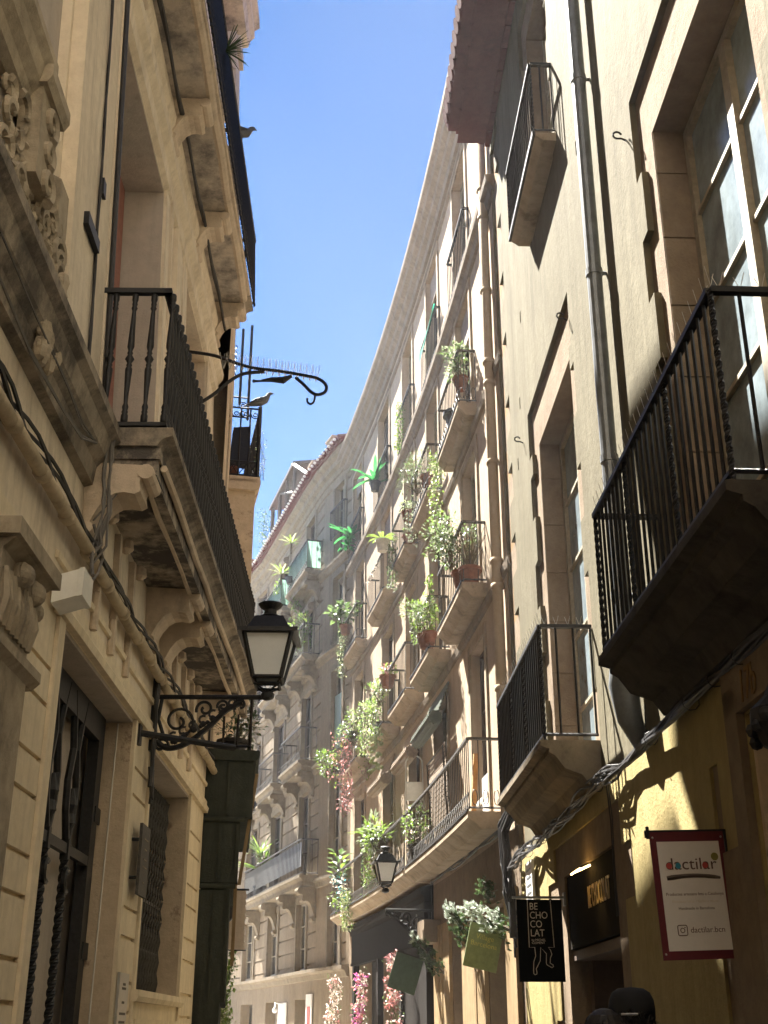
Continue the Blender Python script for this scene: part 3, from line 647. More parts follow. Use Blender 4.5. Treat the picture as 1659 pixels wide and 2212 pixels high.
def lantern(F, s, n, zb, label, sc=1.0, zarm=None, n1=None, group='wall lanterns'):
    c = F(s, n, zb); t = thing('street_lantern', F(s, 0, zb), label, 'street lamp', group)
    A, B = F.out(s), F.along(s); U = V((0, 0, 1))
    P = lambda a, b_, z: c + A * a * sc + B * b_ * sc + U * z * sc
    mb = MB(); scroll_bracket(mb, F, s, zarm or zb - .05, n1 or n); mb.box(F, s - .05, s + .05, 0, .03, zb - .55, zb + .1)
    mb.lathe(c - U * .09, [(.02, 0), (.06, .02), (.065, .06), (.03, .09)], 10)
    mb.build('wall_bracket', iron, t)
    h0, h1, r0, r1 = .10, .50, .125, .215
    mb = MB()
    for x in (-1, 1):
        for y in (-1, 1):
            mb.bar(P(x * r0, y * r0, h0), P(x * r1, y * r1, h1), .03 * sc); mb.tube([P(x * r0, y * r0, h0), P(x * .08, y * .08, .03), P(0, 0, -.02)], .010 * sc, 5)
    for hh, rr, tt in ((h0, r0, .028), (h1, r1, .03), (h0 - .06, r0 * .86, .018)):
        cs = [P(-rr, -rr, hh), P(rr, -rr, hh), P(rr, rr, hh), P(-rr, rr, hh)]
        for i in range(4): mb.bar(cs[i], cs[(i + 1) % 4], tt * sc)
    mb.build('lantern_frame', iron, t)
    for (x0, y0, x1, y1) in ((-1, -1, 1, -1), (1, -1, 1, 1), (1, 1, -1, 1), (-1, 1, -1, -1)):
        p = MB(); k = .97; p.quad(P(x0 * r0 * k, y0 * r0 * k, h0), P(x1 * r0 * k, y1 * r0 * k, h0), P(x1 * r1 * k, y1 * r1 * k, h1), P(x0 * r1 * k, y0 * r1 * k, h1)); p.build('glass_pane', milk, t)
    mb = MB(); e = .27
    lo = [P(-e, -e, h1 - .015), P(e, -e, h1 - .015), P(e, e, h1 - .015), P(-e, e, h1 - .015)]; hi = [P(-e, -e, h1 + .02), P(e, -e, h1 + .02), P(e, e, h1 + .02), P(-e, e, h1 + .02)]
    mb.hexa(lo + hi); f = .17
    mb.hexa([P(-f * 1.2, -f * 1.2, h1 + .02), P(f * 1.2, -f * 1.2, h1 + .02), P(f * 1.2, f * 1.2, h1 + .02), P(-f * 1.2, f * 1.2, h1 + .02)] + [P(-f * .75, -f * .75, h1 + .17), P(f * .75, -f * .75, h1 + .17), P(f * .75, f * .75, h1 + .17), P(-f * .75, f * .75, h1 + .17)])
    mb.lathe(P(0, 0, h1 + .17), [(r * sc, z * sc) for r, z in ((.09, 0), (.11, .02), (.06, .05), (.055, .09), (.10, .12), (.115, .145), (.10, .155), (.03, .17))], 14)
    mb.build('lantern_roof', iron, t)
    return t
lantern(FL, 10.6, 1.02, 4.42, 'large black iron street lantern on a scrolled bracket from the cream wall', 1.0, 4.36, 1.02)
b = MB(); b.tube([FL(10.0, .0, 3.9), FL(10.5, .76, 3.88)], .028, 8); b.box(FL, 9.94, 10.06, 0, .03, 3.8, 4.0); one(b, 'iron_pole', iron, FL(10, 0, 3.9), 'plain black iron pole jutting from the wall below the large lantern', 'pole')
hk = thing('lamp_hook_arm', FL(13, 0, 9), 'wrought iron hook arm bristling with bird spikes against the sky', 'hook arm'); b = MB(); hz = 8.95
o = lambda n, z: FL(13.0, 0, 0) + V((.015 * n, 0, 0)) + V((1, 0, 0)) * n + V((0, 0, z))
b.tube(smooth([o(-.35, hz + .42), o(0, hz + .36), o(.42, hz + .20), o(.8, hz + .14), o(1.1, hz + .08), o(1.28, hz + .03), o(1.37, hz - .06), o(1.36, hz - .15), o(1.28, hz - .19), o(1.2, hz - .16), o(1.1, hz - .05), o(1.0, hz + .05)]), .021, 7)
b.tube(smooth([o(-.3, hz - .42), o(0, hz - .2), o(.18, hz - .02), o(.36, hz + .10), o(.62, hz + .13)]), .022, 7)
b.tube(smooth([o(1.24, hz - .18), o(1.23, hz - .28), o(1.19, hz - .32), o(1.15, hz - .29), o(1.15, hz - .24)]), .014, 6)
b.tube([o(.48, hz + .0), o(.56, hz + .0), o(.7, hz + .02), o(.85, hz + .01), o(.95, hz + .07)], [.022, .012, .03, .045, .02], 7)
b.build('arm', iron, hk); b = MB()
for i in range(16):
    n = .12 + .075 * i; z = hz + .22 - .012 * i
    for (dx, dy) in ((0, 0), (.05, .04), (-.05, -.04), (.05, -.04)): b.tube([o(n, z - .05), o(n + dx, z + .17) + V((0, dy, 0))], .0028, 3)
b.build('bird_spike', alu, hk)
# ================================================================== RIGHT: beige limewashed building, number 17
RB = thing('beige_building', (3, 8, 0), 'sunlit beige limewashed building with stone framed windows and the number 17 by its door', 'building')
R_ = []
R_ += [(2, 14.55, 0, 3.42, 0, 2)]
q = 3.42; k = 0
while q < 13.6:                                     # quoins at the far corner
    wq = (.42, .78)[k % 2]; R_.append((14.55 - wq, 14.6, q, min(q + .48, 13.7), .045, (3, 1, 3, 1)[k % 4])); q += .48; k += 1
def framed_opening(s0, s1, z0, z1, top, wide, depth=.42, phase=0):
    global R_
    R_ += steps(s0, s1, z0 - .1, z1 + .05, wide, .52, .05, 1, True, phase)
    R_ += [(s0 - wide * .8, s1 + wide, z1 - .02, z1 + top, .05, 1), (s0, s1, z0, z1, depth, None)]
framed_opening(5.04, 6.93, 3.82, 7.56, .56, .32); framed_opening(10.2, 12.09, 3.82, 7.62, .56, .38, phase=1)
framed_opening(10.25, 11.45, 10.05, 12.9, .4, .28, .3); framed_opening(5.3, 6.6, 10.05, 12.9, .4, .28, .3)
R_ += [(9.35, 12.3, 0, 3.25, .02, 1), (12.3, 12.6, .8, 1.7, .02, 1), (12.25, 12.7, 2.45, 2.95, .02, 1), (12.3, 12.5, 0, .75, .02, 1), (9.12, 9.4, 1.0, 1.75, .02, 1), (9.05, 9.4, 2.5, 2.9, .02, 1), (9.15, 9.4, 0, .6, .02, 1), (9.7, 11.9, -1, 2.95, .5, None)]
R_ += [(3.5, 6.85, 0, 3.42, .0, 4), (6.85, 7.0, 2.45, 3.0, .02, 1), (6.8, 7.12, 0, 2.1, .02, 1), (4.2, 6.28, -1, 3.14, .45, None)]
for (s, z) in ((9.05, 9.2), (12.6, 9.6), (12.95, 8.6), (13.3, 7.95), (9.0, 6.7)): R_.append((s - .03, s + .03, z - .07, z + .09, .09, 0))
wr = wall(FR, 2, 14.55, 0, 13.8, R_)
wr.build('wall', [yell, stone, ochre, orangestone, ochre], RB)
b = MB(); b.box(FR, -2, 14.5, -9, -.75, 0, 13.75); b.box(FR, -2, 1.99, -.75, 0, 0, 13.75); b.quad(FR(14.55, 0, 0), FR(14.55, -.75, 0), FR(14.55, -.75, 13.8), FR(14.55, 0, 13.8)); b.build('building_body', yell, RB)
window(FR, RB, 5.06, 6.91, 3.82, 7.54, .27, framew, glassw, 5, fw=.07); window(FR, RB, 10.22, 12.07, 3.82, 7.6, .27, framew, glassw, 5, fw=.07)
window(FR, RB, 10.27, 11.43, 10.05, 12.88, .25, framew, glassd, 3); window(FR, RB, 5.32, 6.58, 10.05, 12.88, .25, framew, glassd, 3)
for (s, z0, z1) in ((6.93, 3.9, 7.5), (12.09, 3.9, 7.5)):   # stone block joints in the reveals: slim proud courses
    b = MB(); z = z0; i = 0
    while z < z1: b.box(FR, s - .012, s - .001, -.325, -.055, z, z + .535); z += .55; i += 1
    b.build('jamb_stonework', stone, RB)
for (a, c) in ((4.77, 7.5), (9.85, 12.68)):
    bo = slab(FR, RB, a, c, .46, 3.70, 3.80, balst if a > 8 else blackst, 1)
    railing(FR, bo, a + .02, c - .02, .445, 3.80, .98, .106, .014, iron, [a + .02 + (c - a) * t for t in (0, .33, .66, 1)], tr=.015, endbars=3)
    b = MB()
    for s in [a + .02, c - .02]:
        for n in (.1, .2, .3, .4):
            for d in (-.02, .02): b.tube([FR(s, n, 4.79), FR(s + d, n + d, 4.87)], .002, 3)
    for i in range(28):
        s = a + (c - a) * i / 28
        for d in (-.03, .03): b.tube([FR(s, .445, 4.79), FR(s + d, .445 - d, 4.88)], .0018, 3)
    b.build('bird_spike', alu, bo)
bo = slab(FR, RB, 9.88, 11.7, .22, 10.0, 10.1, pinkst, 0)
b = MB(); b.box(FR, 9.88, 11.7, .21, .245, 10.06, 10.11); b.build('balcony_edge', iron, bo)
railing(FR, bo, 9.9, 11.68, .225, 10.1, .92, .11, .014, iron, [9.9, 11.68])
bo = slab(FR, RB, 5.0, 6.9, .22, 10.0, 10.1, pinkst, 0); railing(FR, bo, 5.02, 6.88, .225, 10.1, .92, .11, .014, iron, [5.02, 6.88])
# eaves of brick tile courses
b = MB()
for i in range(6):
    n0 = .01 + i * .085; z = 13.76 + i * .045
    s = 1.0 + (i % 2) * .2
    while s < 14.35:
        e = min(s + .40, 14.45); jz = rnd.uniform(-.004, .004); b.box(FR, s + .006, e - .006, n0, n0 + .078, z + jz, z + .05); s += .41
b.box(FR, 1, 14.43, -.02, .50, 14.06, 14.10); b.box(FR, 1, 14.42, .0, .5, 13.80, 13.803 + .01)
b.build('eave_course', rooftile, RB)
b = MB(); s = 1.0
while s < 14.4:
    for (ph, r) in ((0, .11),): 
        b.tube([FR(s, .70, 14.10), FR(s, -.3, 14.38)], r, 10); b.tube([FR(s + .11, .66, 14.07), FR(s + .11, -.3, 14.34)], .07, 8)
    s += .22
b.box(FR, 1, 14.4, .46, .64, 14.0, 14.06); b.prof(FR, 1, 14.38, [(-9, 15.6), (-9, 14.1), (.4, 14.1), (.4, 14.14)])
b.build('roof', rooftile, RB)
# drainpipe
b = MB(); b.tube([FR(8.35, .10, 13.7), FR(8.35, .10, 4.15)], .062, 14)
for z in (12.9, 11.1, 9.35, 7.3, 5.6, 4.5): b.tube([FR(8.35, .10, z), FR(8.35, .10, z + .06)], .07, 14); b.bar(FR(8.35, .0, z + .03), FR(8.35, .1, z + .03), .03)
b.build('drainpipe', greym, RB)
b = MB(); b.tube([FR(8.35, .10, 4.18), FR(8.35, .11, 4.05), FR(8.36, .13, 3.85), FR(8.37, .10, 3.62), FR(8.38, .03, 3.42)], [.075, .10, .105, .09, .05], 14); b.build('drain_shoe', greym, RB, True)
for (s, z) in ((7.4, 7.95), (12.85, 8.08), (9.95, 7.95)):
    b = MB(); b.tube([FR(s, 0, z - .06), FR(s, .04, z - .04)] + arcpts(FR(s, .07, z - .01), FR.out(s), (0, 0, 1), .032, -1.6, 2.9, 9), .008, 6); b.build('wall_hook', iron, RB)
b = MB(); b.tube(arcpts(FR(7.55, .03, 2.05), FR.along(7), (0, 0, 1), .03, 2.6, 6.2, 8), .006, 5); b.build('wall_hook', iron, RB)
# door of the shop with the lit lettering, and the dark doorway at the right edge
b = MB(); b.box(FR, 9.72, 11.88, -.62, -.5, 0, 2.93); dr = b.build('shop_door', dark, RB)
b = MB(); b.box(FR, 9.72, 11.88, -.10, -.04, 2.30, 2.94); b.build('fascia_board', plaster('brown_fascia', (.014, .012, .009), (.022, .018, .013), None, bmp=.1), dr)
b = MB(); b.box(FR, 9.72, 11.88, -.5, -.06, 2.2, 2.28); b.box(FR, 11.72, 11.88, -.48, -.2, 0, 2.2); b.box(FR, 9.72, 9.84, -.48, -.3, 0, 2.2); b.build('door_frame', framed, dr)
text(dr, 'BE CHOCOLAT', FR(10.92, -.036, 2.58), -FR.along(10), (0, 0, 1), .26, gold, align='LEFT', sx=.50)
b = MB(); b.tube([FR(10.75, -.04, 2.92), FR(10.75, .1, 2.86)], .010, 6); b.tube([FR(10.9, .1, 2.86), FR(10.5, .1, 2.86)], .008, 8); b.build('strip_lamp', lampglow, dr)
sp = bpy.data.lights.new('strip_lamp_light', 'SPOT'); sp.energy = .5; sp.color = (1, .68, .25); sp.spot_size = math.radians(60); sp.spot_blend = .6; sp.shadow_soft_size = .02
so = bpy.data.objects.new('strip_lamp_light', sp); COL.objects.link(so); so.location = FR(10.45, .09, 2.84); so.rotation_euler = (V(FR(10.4, -.06, 2.45)) - so.location).to_track_quat('-Z', 'Y').to_euler()
b = MB(); b.box(FR, 4.22, 6.26, -.6, -.45, 0, 3.12); dr2 = b.build('doorway', dark, RB)
b = MB()
for i, (n, e) in enumerate(((-.02, .22), (-.10, .14), (-.20, .07))): b.box(FR, 6.28 - (.30 - e) * .5, 6.285, n - .1, n, 0, 3.14); b.box(FR, 4.2, 6.28, n - .1, n, 3.14 - (.3 - e) * .5, 3.142)
b.build('door_moulding', jambm, dr2)
b = MB(); b.box(FR, 6.35, 6.84, .0, .03, 0, 2.5); b.box(FR, 6.3, 6.5, .0, .045, .0, 3.3); b.box(FR, 4.0, 6.5, .0, .045, 3.15, 3.40); b.build('door_surround', stone, dr2)
text(RB, '17b', FR(6.2, .049, 3.175), -FR.along(6), (0, 0, 1), .24, plaster('faded_brown_paint', (.20, .12, .06), (.27, .18, .09), None), name='house_number', sx=.75, shear=.15)
# cable bundle along the string line
b = MB()
for j in range(9):
    ph = rnd.random() * 6; ph2 = rnd.random() * 6; pts = []
    for i in range(61):
        s = 3.4 + i * .19; fray = .018 + .02 * (s > 9)
        pts.append(FR(s, .05 + fray + fray * math.sin(i * .55 + ph), 3.42 + fray * 1.3 * math.cos(i * .47 + ph2) - .03 * abs(math.sin(i * .17 + .3))))
    b.tube(pts, .008 + .003 * (j % 2), 5)
for i in range(14):
    s = rnd.uniform(4, 14.5); b.tube(arcpts(FR(s, .06, 3.40), FR.out(s), (0, 0, 1), rnd.uniform(.035, .055), 0, 6.3, 9), .003, 4)
for i in range(3):
    s = 9.5 + rnd.uniform(0, .15); b.tube([FR(s - .04, .04, 3.4), FR(s - .06, .03, 3.1), FR(s + rnd.uniform(-.06, .06), .03, 2.7), FR(s - .04, .03, 2.4)], .005, 4)
for i in range(5): b.tube([FR(9.45 + .02 * i, .06, 3.46), FR(9.3 + rnd.uniform(-.1, .1), .10 + .02 * i, 3.36), FR(9.2 + .03 * i, .05, 3.41)], .007, 4)
one(b, 'cable', cablem, FR(9, .06, 3.4), 'thick black cable bundle sagging along the ochre wall above the shop door', 'cables')
# hanging signs
bs = thing('hanging_sign', FR(11.8, 0, 2.75), 'black hanging sign with stacked pale capitals above an outlined pair of walking legs', 'shop sign')
S0, AX, UP = 11.8, FR.out(11.8), V((0, 0, 1)); O = FR(S0, 0, 0)
sg = lambda n, z, d=0: O + AX * n + UP * z - V((0, d, 0))
b = MB(); b.hexa([sg(.04, 2.02, -.012), sg(.46, 2.02, -.012), sg(.46, 2.02, .012), sg(.04, 2.02, .012), sg(.04, 2.735, -.012), sg(.46, 2.735, -.012), sg(.46, 2.735, .012), sg(.04, 2.735, .012)]); b.build('sign_board', blackb, bs)
b = MB(); b.box(FR, S0 - .02, S0 + .02, 0, .50, 2.745, 2.765); b.box(FR, S0 - .04, S0 + .04, 0, .02, 2.68, 2.80); b.build('hanging_rod', greym, bs)
for i, wd_ in enumerate(('BE', 'CHO', 'CO', 'LAT')): text(bs, wd_, sg(.345, 2.645 - i * .078, .0135), -AX, UP, .088, lettergrey, sx=.86, depth=.001)
text(bs, 'by MICHEL', sg(.335, 2.37, .0135), -AX, UP, .028, lettergrey, depth=.001); text(bs, 'CLEMENT', sg(.335, 2.345, .0135), -AX, UP, .028, lettergrey, depth=.001)
def linemark(parent, pts, r, name, f, mat): 
    m_ = MB(); m_.tube([f(*p) for p in pts], r, 4); return m_.build(name, mat, parent)
f = lambda n, z: sg(n, z, .014)
linemark(bs, [(.36, 2.73), (.36, 2.315), (.31, 2.315), (.305, 2.24), (.325, 2.19), (.33, 2.12), (.33, 2.09), (.318, 2.08), (.302, 2.085), (.30, 2.10), (.305, 2.13), (.265, 2.20), (.255, 2.315), (.205, 2.26), (.21, 2.18), (.205, 2.165), (.16, 2.14), (.145, 2.15), (.15, 2.165), (.175, 2.18), (.17, 2.225), (.155, 2.255), (.165, 2.29), (.185, 2.315), (.13, 2.315), (.145, 2.73)], .0035, 'outline_drawing', f, lettergrey)
# white and crimson banner
ds = thing('banner_sign', FR(6.85, 0, 2.6), 'white banner sign with crimson border, colourful lettering and three lines of small text', 'shop sign')
yaw = math.radians(5); rl_ = math.radians(-2.5)
AXd = (AX * math.cos(yaw) - V((0, math.sin(yaw), 0))).normalized(); UPd = (UP + AXd * .025).normalized(); AXd = (AXd - UP * .035).normalized(); UPd = (UPd - AXd * UPd.dot(AXd)).normalized(); NRM = AXd.cross(UPd); NRM = NRM if NRM.y < 0 else -NRM
O2 = FR(6.83, .0, 2.62); dg_ = lambda n, z, d=0: O2 + AXd * n + UPd * z + NRM * d
def card(mbx, n0, n1, z0, z1, d0, d1): mbx.hexa([dg_(n0, z0, d0), dg_(n1, z0, d0), dg_(n1, z0, d1), dg_(n0, z0, d1), dg_(n0, z1, d0), dg_(n1, z1, d0), dg_(n1, z1, d1), dg_(n0, z1, d1)])
b = MB(); card(b, .02, .44, -.66, 0, -.004, .004); b.build('banner_border', signred, ds)
b = MB(); card(b, .052, .405, -.615, -.052, .0045, .0065); b.build('banner_face', signwhite, ds)
b = MB(); card(b, 0, .46, -.028, .012, -.02, -.005); card(b, -.01, .015, -.2, .01, -.03, .005); card(b, .44, .455, -.035, .03, -.006, .01); b.build('banner_bracket', iron, ds)
b = MB()
for n in (.035, .425):
    for z in (-.03, -.63): b.ball(dg_(n, z, .006), .006)
b.build('rivet', alu, ds)
T = lambda body, n, z, size, mat, **kw: text(ds, body, dg_(n, z, .0072), -AXd, UPd, size, mat, depth=.0006, **kw)
T('dactilar', .372, -.2, .088, ink, sx=1.12)
def disc(n, z, r, mat, d=.008):
    m_ = MB(); c_ = dg_(n, z, d); m_.add([c_] + [c_ + AXd * r * math.cos(2 * math.pi * i / 18) + UPd * r * math.sin(2 * math.pi * i / 18) for i in range(18)], [(0, 1 + i, 1 + (i + 1) % 18) for i in range(18)]); m_.build('colour_dot', mat, ds)
disc(.350, -.180, .016, redd); disc(.299, -.180, .016, teal); disc(.147, -.180, .016, redd); disc(.086, -.135, .021, olived)
T('t', .094, -.148, .038, ink)
b = MB(); b.tube([dg_(.37 - .03 * i, -.245 + .012 * math.sin(i * .32), .0075) for i in range(11)], [.011, .013, .012, .011, .011, .011, .011, .010, .011, .010, .007], 4); b.build('brush_stroke', brown, ds)
T('Productes artesans fets a Catalunya', .225, -.335, .0225, ink, align='CENTER'); T('Producto local. Hecho a mano.', .225, -.372, .021, lettergrey, align='CENTER'); T('Handmade in Barcelona', .225, -.408, .021, brown, align='CENTER')
T('dactilar.bcn', .275, -.525, .042, ink)
b = MB(); r_ = .026; cc = (.318, -.512)
rr_ = []
for (sx, sy, a0) in ((1, 1, 0), (-1, 1, 1.5708), (-1, -1, 3.1416), (1, -1, 4.7124)):
    for i in range(4): a = a0 + i * .5236; rr_.append(dg_(cc[0] + sx * (r_ - .009) + .009 * math.cos(a), cc[1] + sy * (r_ - .009) + .009 * math.sin(a), .008))
b.tube(rr_ + [rr_[0]], .0024, 4); b.tube(arcpts(dg_(*cc, .008), AXd, UPd, .0115, 0, 6.3, 14), .0022, 4); b.ball(dg_(cc[0] - .014, cc[1] + .014, .008), .0032); b.build('camera_emblem', ink, ds)
# small plaque by the cable end, spotlights on a pole
pq = thing('wall_plaque', FR(13.6, .03, 3.0), 'white printed plaque hung high on the sunlit wall strip above the black sign', 'plaque'); b = MB(); b.box(FR, 13.35, 13.8, .03, .06, 2.82, 3.3); b.build('plate', signwhite, pq); b = MB()
for z in (3.2, 3.12, 3.04, 2.96, 2.9): b.box(FR, 13.42, 13.72, .061, .063, z, z + .025)
b.build('printed_line', greym, pq)
# doorway lantern at the right edge
dl = lambda s_, n_, z_: FR(5.3 + s_ * .8, .17 + n_ * .8, 2.72 + z_ * .8)
b = MB(); b.lathe(dl(0, 0, 0), [(.016, -.07), (.02, 0), (.10, .04), (.15, .13), (.145, .2), (.08, .26), (.05, .32), (.02, .34)], 12); b.tube([dl(0, -.2, .42), dl(0, -.08, .47), dl(0, 0, .42), dl(0, 0, .32)], .016, 6)
b.tube(arcpts(dl(.2, 0, .3), FR.along(6), (0, 0, 1), .07, 0, 5, 12, .03), .010, 5)
for i in range(14): a = i * .45; b.ball(dl(.17 * math.cos(a), .17 * math.sin(a), rnd.uniform(0, .2)), rnd.uniform(.02, .04), 0, 1, 1, 1, 6, 4)
one(b, 'doorway_lantern', iron, FR(5.3, 0, 2.9), 'black wrought doorway lantern in deep shade at the right edge', 'lamp')
# ================================================================== the curved rosy building
CB = thing('curved_building', (1, 22, 0), 'tall rosy beige building curving with the street, rows of plant filled balconies', 'building')
WT = [(1.95, 3.2), (5.0, 6.25), (8.05, 9.25), (11.05, 12.5), (14.8, 16.1)]
WU = [(1.95, 3.2), (5.2, 6.4), (7.9, 9.1), (10.8, 12.1), (14.4, 15.6)]
WM = [(1.8, 3.0), (5.15, 6.3), (7.85, 9.0), (10.6, 11.9), (14.4, 15.6)]
WB = [(1.6, 2.75), (4.9, 6.1), (7.6, 8.8), (10.6, 11.8), (14.2, 15.4)]
ROWS = [(WT, 13.45, 15.9), (WU, 10.6, 12.95), (WM, 7.5, 9.95), (WB, 4.2, 6.85)]
rc = []
for ws, z0, z1 in ROWS:
    for a, c in ws: rc.append((a, c, z0, z1, .22, None))
GO = [(.75, 2.1), (3.95, 4.9), (7.2, 9.2), (9.8, 11.8), (12.4, 14.8)]
rc += [(-.6, 16.6, 0, 3.9, 0, 1)] + [(a, c, -1, 3.15, .45, None) for a, c in GO]
wall(FC, -.52, 17.35, 0, 16.9, rc).build('wall', [pink, stone], CB)
b = MB(); b.box(FC, -.5, 16.3, -8, -.75, 0, 16.9); b.quad(FC(-.52, 0, 0), FC(-.52, -.75, 0), FC(-.52, -.75, 16.9), FC(-.52, 0, 16.9)); b.build('building_body', pink, CB)
b = MB(); b.prof(FC, -.55, 17.4, [(0, 16.3), (.06, 16.32), (.08, 16.46), (.16, 16.52), (.18, 16.62), (.27, 16.68), (.29, 16.78), (.36, 16.84), (.37, 16.94), (-8, 17.25), (-8, 16.9), (0, 16.9)]); b.prof(FC, -.5, 17.35, [(0, 15.98), (.05, 16.0), (.05, 16.08), (0, 16.1)])
b.prof(FC, -.5, 17.35, [(0, 13.05), (.05, 13.07), (.08, 13.16), (.14, 13.2), (.15, 13.3), (0, 13.33)]); b.prof(FC, -.5, 17.35, [(0, 10.2), (.04, 10.22), (.06, 10.3), (0, 10.32)]); b.prof(FC, -.5, 17.35, [(0, 7.12), (.04, 7.14), (.06, 7.24), (0, 7.26)])
b.build('cornice', plaster('dull_cornice_stone', (.20, .165, .13), (.28, .235, .19), (.11, .092, .076), .6), CB)
for ri, (ws, z0, z1) in enumerate(ROWS):
    for i, (a, c) in enumerate(ws):
        window(FC, CB, a + .01, c - .01, z0, z1 - .01, .13, framed if (i + ri) % 2 else framew, glassd, 3)
        b = MB()
        for (x0, x1) in ((a - .14, a - .002), (c + .002, c + .14)): b.box(FC, x0, x1, 0, .03, z0, z1 + .14)
        b.box(FC, a - .002, c + .002, 0, .03, z1 + .002, z1 + .14); b.build('window_surround', pinkst, CB)
        if (i + ri) % 3 == 1 and ri < 3: bb = MB(); bb.box(FC, a + .03, c - .03, -.12, -.07, z1 - .62, z1 - .02); bb.build('roller_blind', blindw, CB)
for a, c in WT:                                  # top floor: iron guards set flush in front of the windows
    railing(FC, CB, a - .2, c + .2, .10, 13.42, .98, .15, .010, iron, name='window_guard', ends=True)
BAL = {}
def cbal(row, a, c, n1, z, **kw):
    bo = slab(FC, CB, a, c, n1, z - .22, z, pinkst, 0); BAL[row] = (a, c, n1, z)
    b = MB(); b.box(FC, a, c, n1 - .015, n1 + .012, z + .002, z + .03); b.build('balcony_edge', iron, bo)
    railing(FC, bo, a + .03, c - .03, n1 - .03, z, .94, .15, .0095, ironold, endbars=3, **kw)
    return bo
for i, (a, c) in enumerate(((1.6, 3.7), (4.95, 6.75), (7.6, 9.25), (10.3, 12.4), (14.05, 16.1))): cbal('U%d' % i, a, c, .30, 10.6, loops=(i in (0, 1, 4)))
for i, (a, c) in enumerate(((1.25, 3.6), (4.55, 6.55), (7.25, 9.25), (9.95, 12.0), (13.4, 15.8))): cbal('M%d' % i, a, c, .37, 7.5)
cbal('B0', .75, 6.75, .46, 4.2, loops=True); cbal('B1', 6.95, 16.2, .46, 4.2, loops=True)
b = MB(); b.tube([FC(.08, .09, 16.2), FC(.08, .09, 4.0)], .072, 12)
for z in (15.0, 13.42, 12.9, 11.6, 10.4, 10.05, 8.8, 7.34, 6.98, 5.6): b.tube([FC(.08, .09, z), FC(.08, .09, z + .07)], .088, 12)
b.build('drainpipe', pink, CB, True)
for (a, c, z, mt, n) in ((4.55, 6.45, 6.4, blindm, .24), (7.3, 9.0, 6.42, blindw, .2), (10.3, 12.0, 6.5, blindw, .2)):   # rolled slat blinds hung out over the window
    b = MB()
    for k in range(9): t = k / 9; b.box(FC, a, c, .03 + (n - .03) * t, .05 + (n - .03) * t, 6.95 - (6.95 - z) * t - .06, 6.95 - (6.95 - z) * t)
    for rr in (.115, .08): b.tube([FC(a, n + .03, z - .06), FC(c, n + .03, z - .06)], rr, 12)
    for k in range(10): aa = k * .628; b.tube([FC(a + .005, n + .03 + .112 * math.cos(aa), z - .06 + .112 * math.sin(aa)), FC(c - .005, n + .03 + .112 * math.cos(aa), z - .06 + .112 * math.sin(aa))], .02, 5)
    b.build('roller_blind', mt, CB)
# ground floor: timber piers, shopfront
for (a, c) in ((2.15, 2.7), (2.75, 3.35), (3.4, 3.9), (4.95, 5.5), (5.55, 5.75), (5.8, 6.3), (.0, .35), (.4, .7)): b = MB(); b.box(FC, a, c, 0, .05 + rnd.uniform(0, .03), 0, 3.2); b.build('timber_pier', wood, CB)
b = MB()
for a, c in GO: b.box(FC, a + .01, c - .01, -.45, -.3, 0, 3.14)
gdoor = b.build('shop_entrance', dark, CB)
b = MB(); b.box(FC, 6.75, 15.1, 0, .13, 3.06, 3.66); b.prof(FC, 6.65, 15.2, [(0, 3.66), (.14, 3.66), (.16, 3.74), (.2, 3.78), (.22, 3.88), (0, 3.95)]); b.box(FC, 6.75, 15.1, 0, .15, 3.0, 3.057)
fas = b.build('shop_fascia', flat('dark_brown_fascia', (.016, .013, .011), .9, 0, .25, 14, .03), CB)
text(fas, 'B', FC(7.6, .134, 3.16), -FC.along(8), (0, 0, 1), .52, ironold, sx=.8)
sfp = flat('dark_shopfront_paint', (.02, .017, .015), .9, 0, .25, 14, .05)
for (a, c, n) in ((6.68, 6.92, .12), (7.15, 9.27, .06), (9.28, 9.52, .12), (11.88, 12.12, .12), (14.78, 15.02, .12)): b = MB(); b.box(FC, a, c, 0, n, 0, 3.0); b.build('shopfront_post', sfp, CB)
b = MB(); b.box(FC, 5.9, 6.6, .0, .28, 2.95, 3.3); b.build('stone_corbel', stone, CB)
lantern(FC, 6.6, .82, 3.86, 'smaller black street lantern in front of the long plant filled balcony', .82, 3.5, .82)
# bundles of cables at the joint with the beige building
b = MB()
for j in range(12):
    q1, q2 = rnd.uniform(-.12, .12), rnd.uniform(0, .1); s0 = -.1
    b.tube([FC(s0 + q1 * .5 - .3, .08 + q2, 4.0 + q1 * .4), FC(s0 + q1, .12 + q2, 3.85 + q1 * .6), FC(s0 + q1 * 1.2, .10 + q2, 3.5), FC(s0 + rnd.uniform(-.1, .1), .08 + q2, 3.1), FC(s0 + rnd.uniform(-.12, .12), .07, 2.6 + rnd.uniform(-.2, .3))], .012 + .006 * rnd.random(), 5)
for j in range(14):
    s0 = rnd.uniform(-.3, .2); z0 = rnd.uniform(2.9, 3.95); b.tube(arcpts(FC(s0, .16, z0), FC.along(0), (0, 0, 1), rnd.uniform(.06, .13), rnd.uniform(0, 3), rnd.uniform(4, 6), 9), .008, 4)
b.tube([FC(-.2, .12, 3.0), FC(-.2, .12, 2.6)], .045, 8)
for j in range(6): b.tube([FC(-.3 + i * .45, .06, 3.98 + .02 * j - .07 * abs(math.sin(i * .5 + j))) for i in range(16)], .014, 5)
one(b, 'cable', cablem, FC(-.1, .1, 3.4), 'tangled bunch of black cables where the rosy and the beige buildings meet', 'cables')
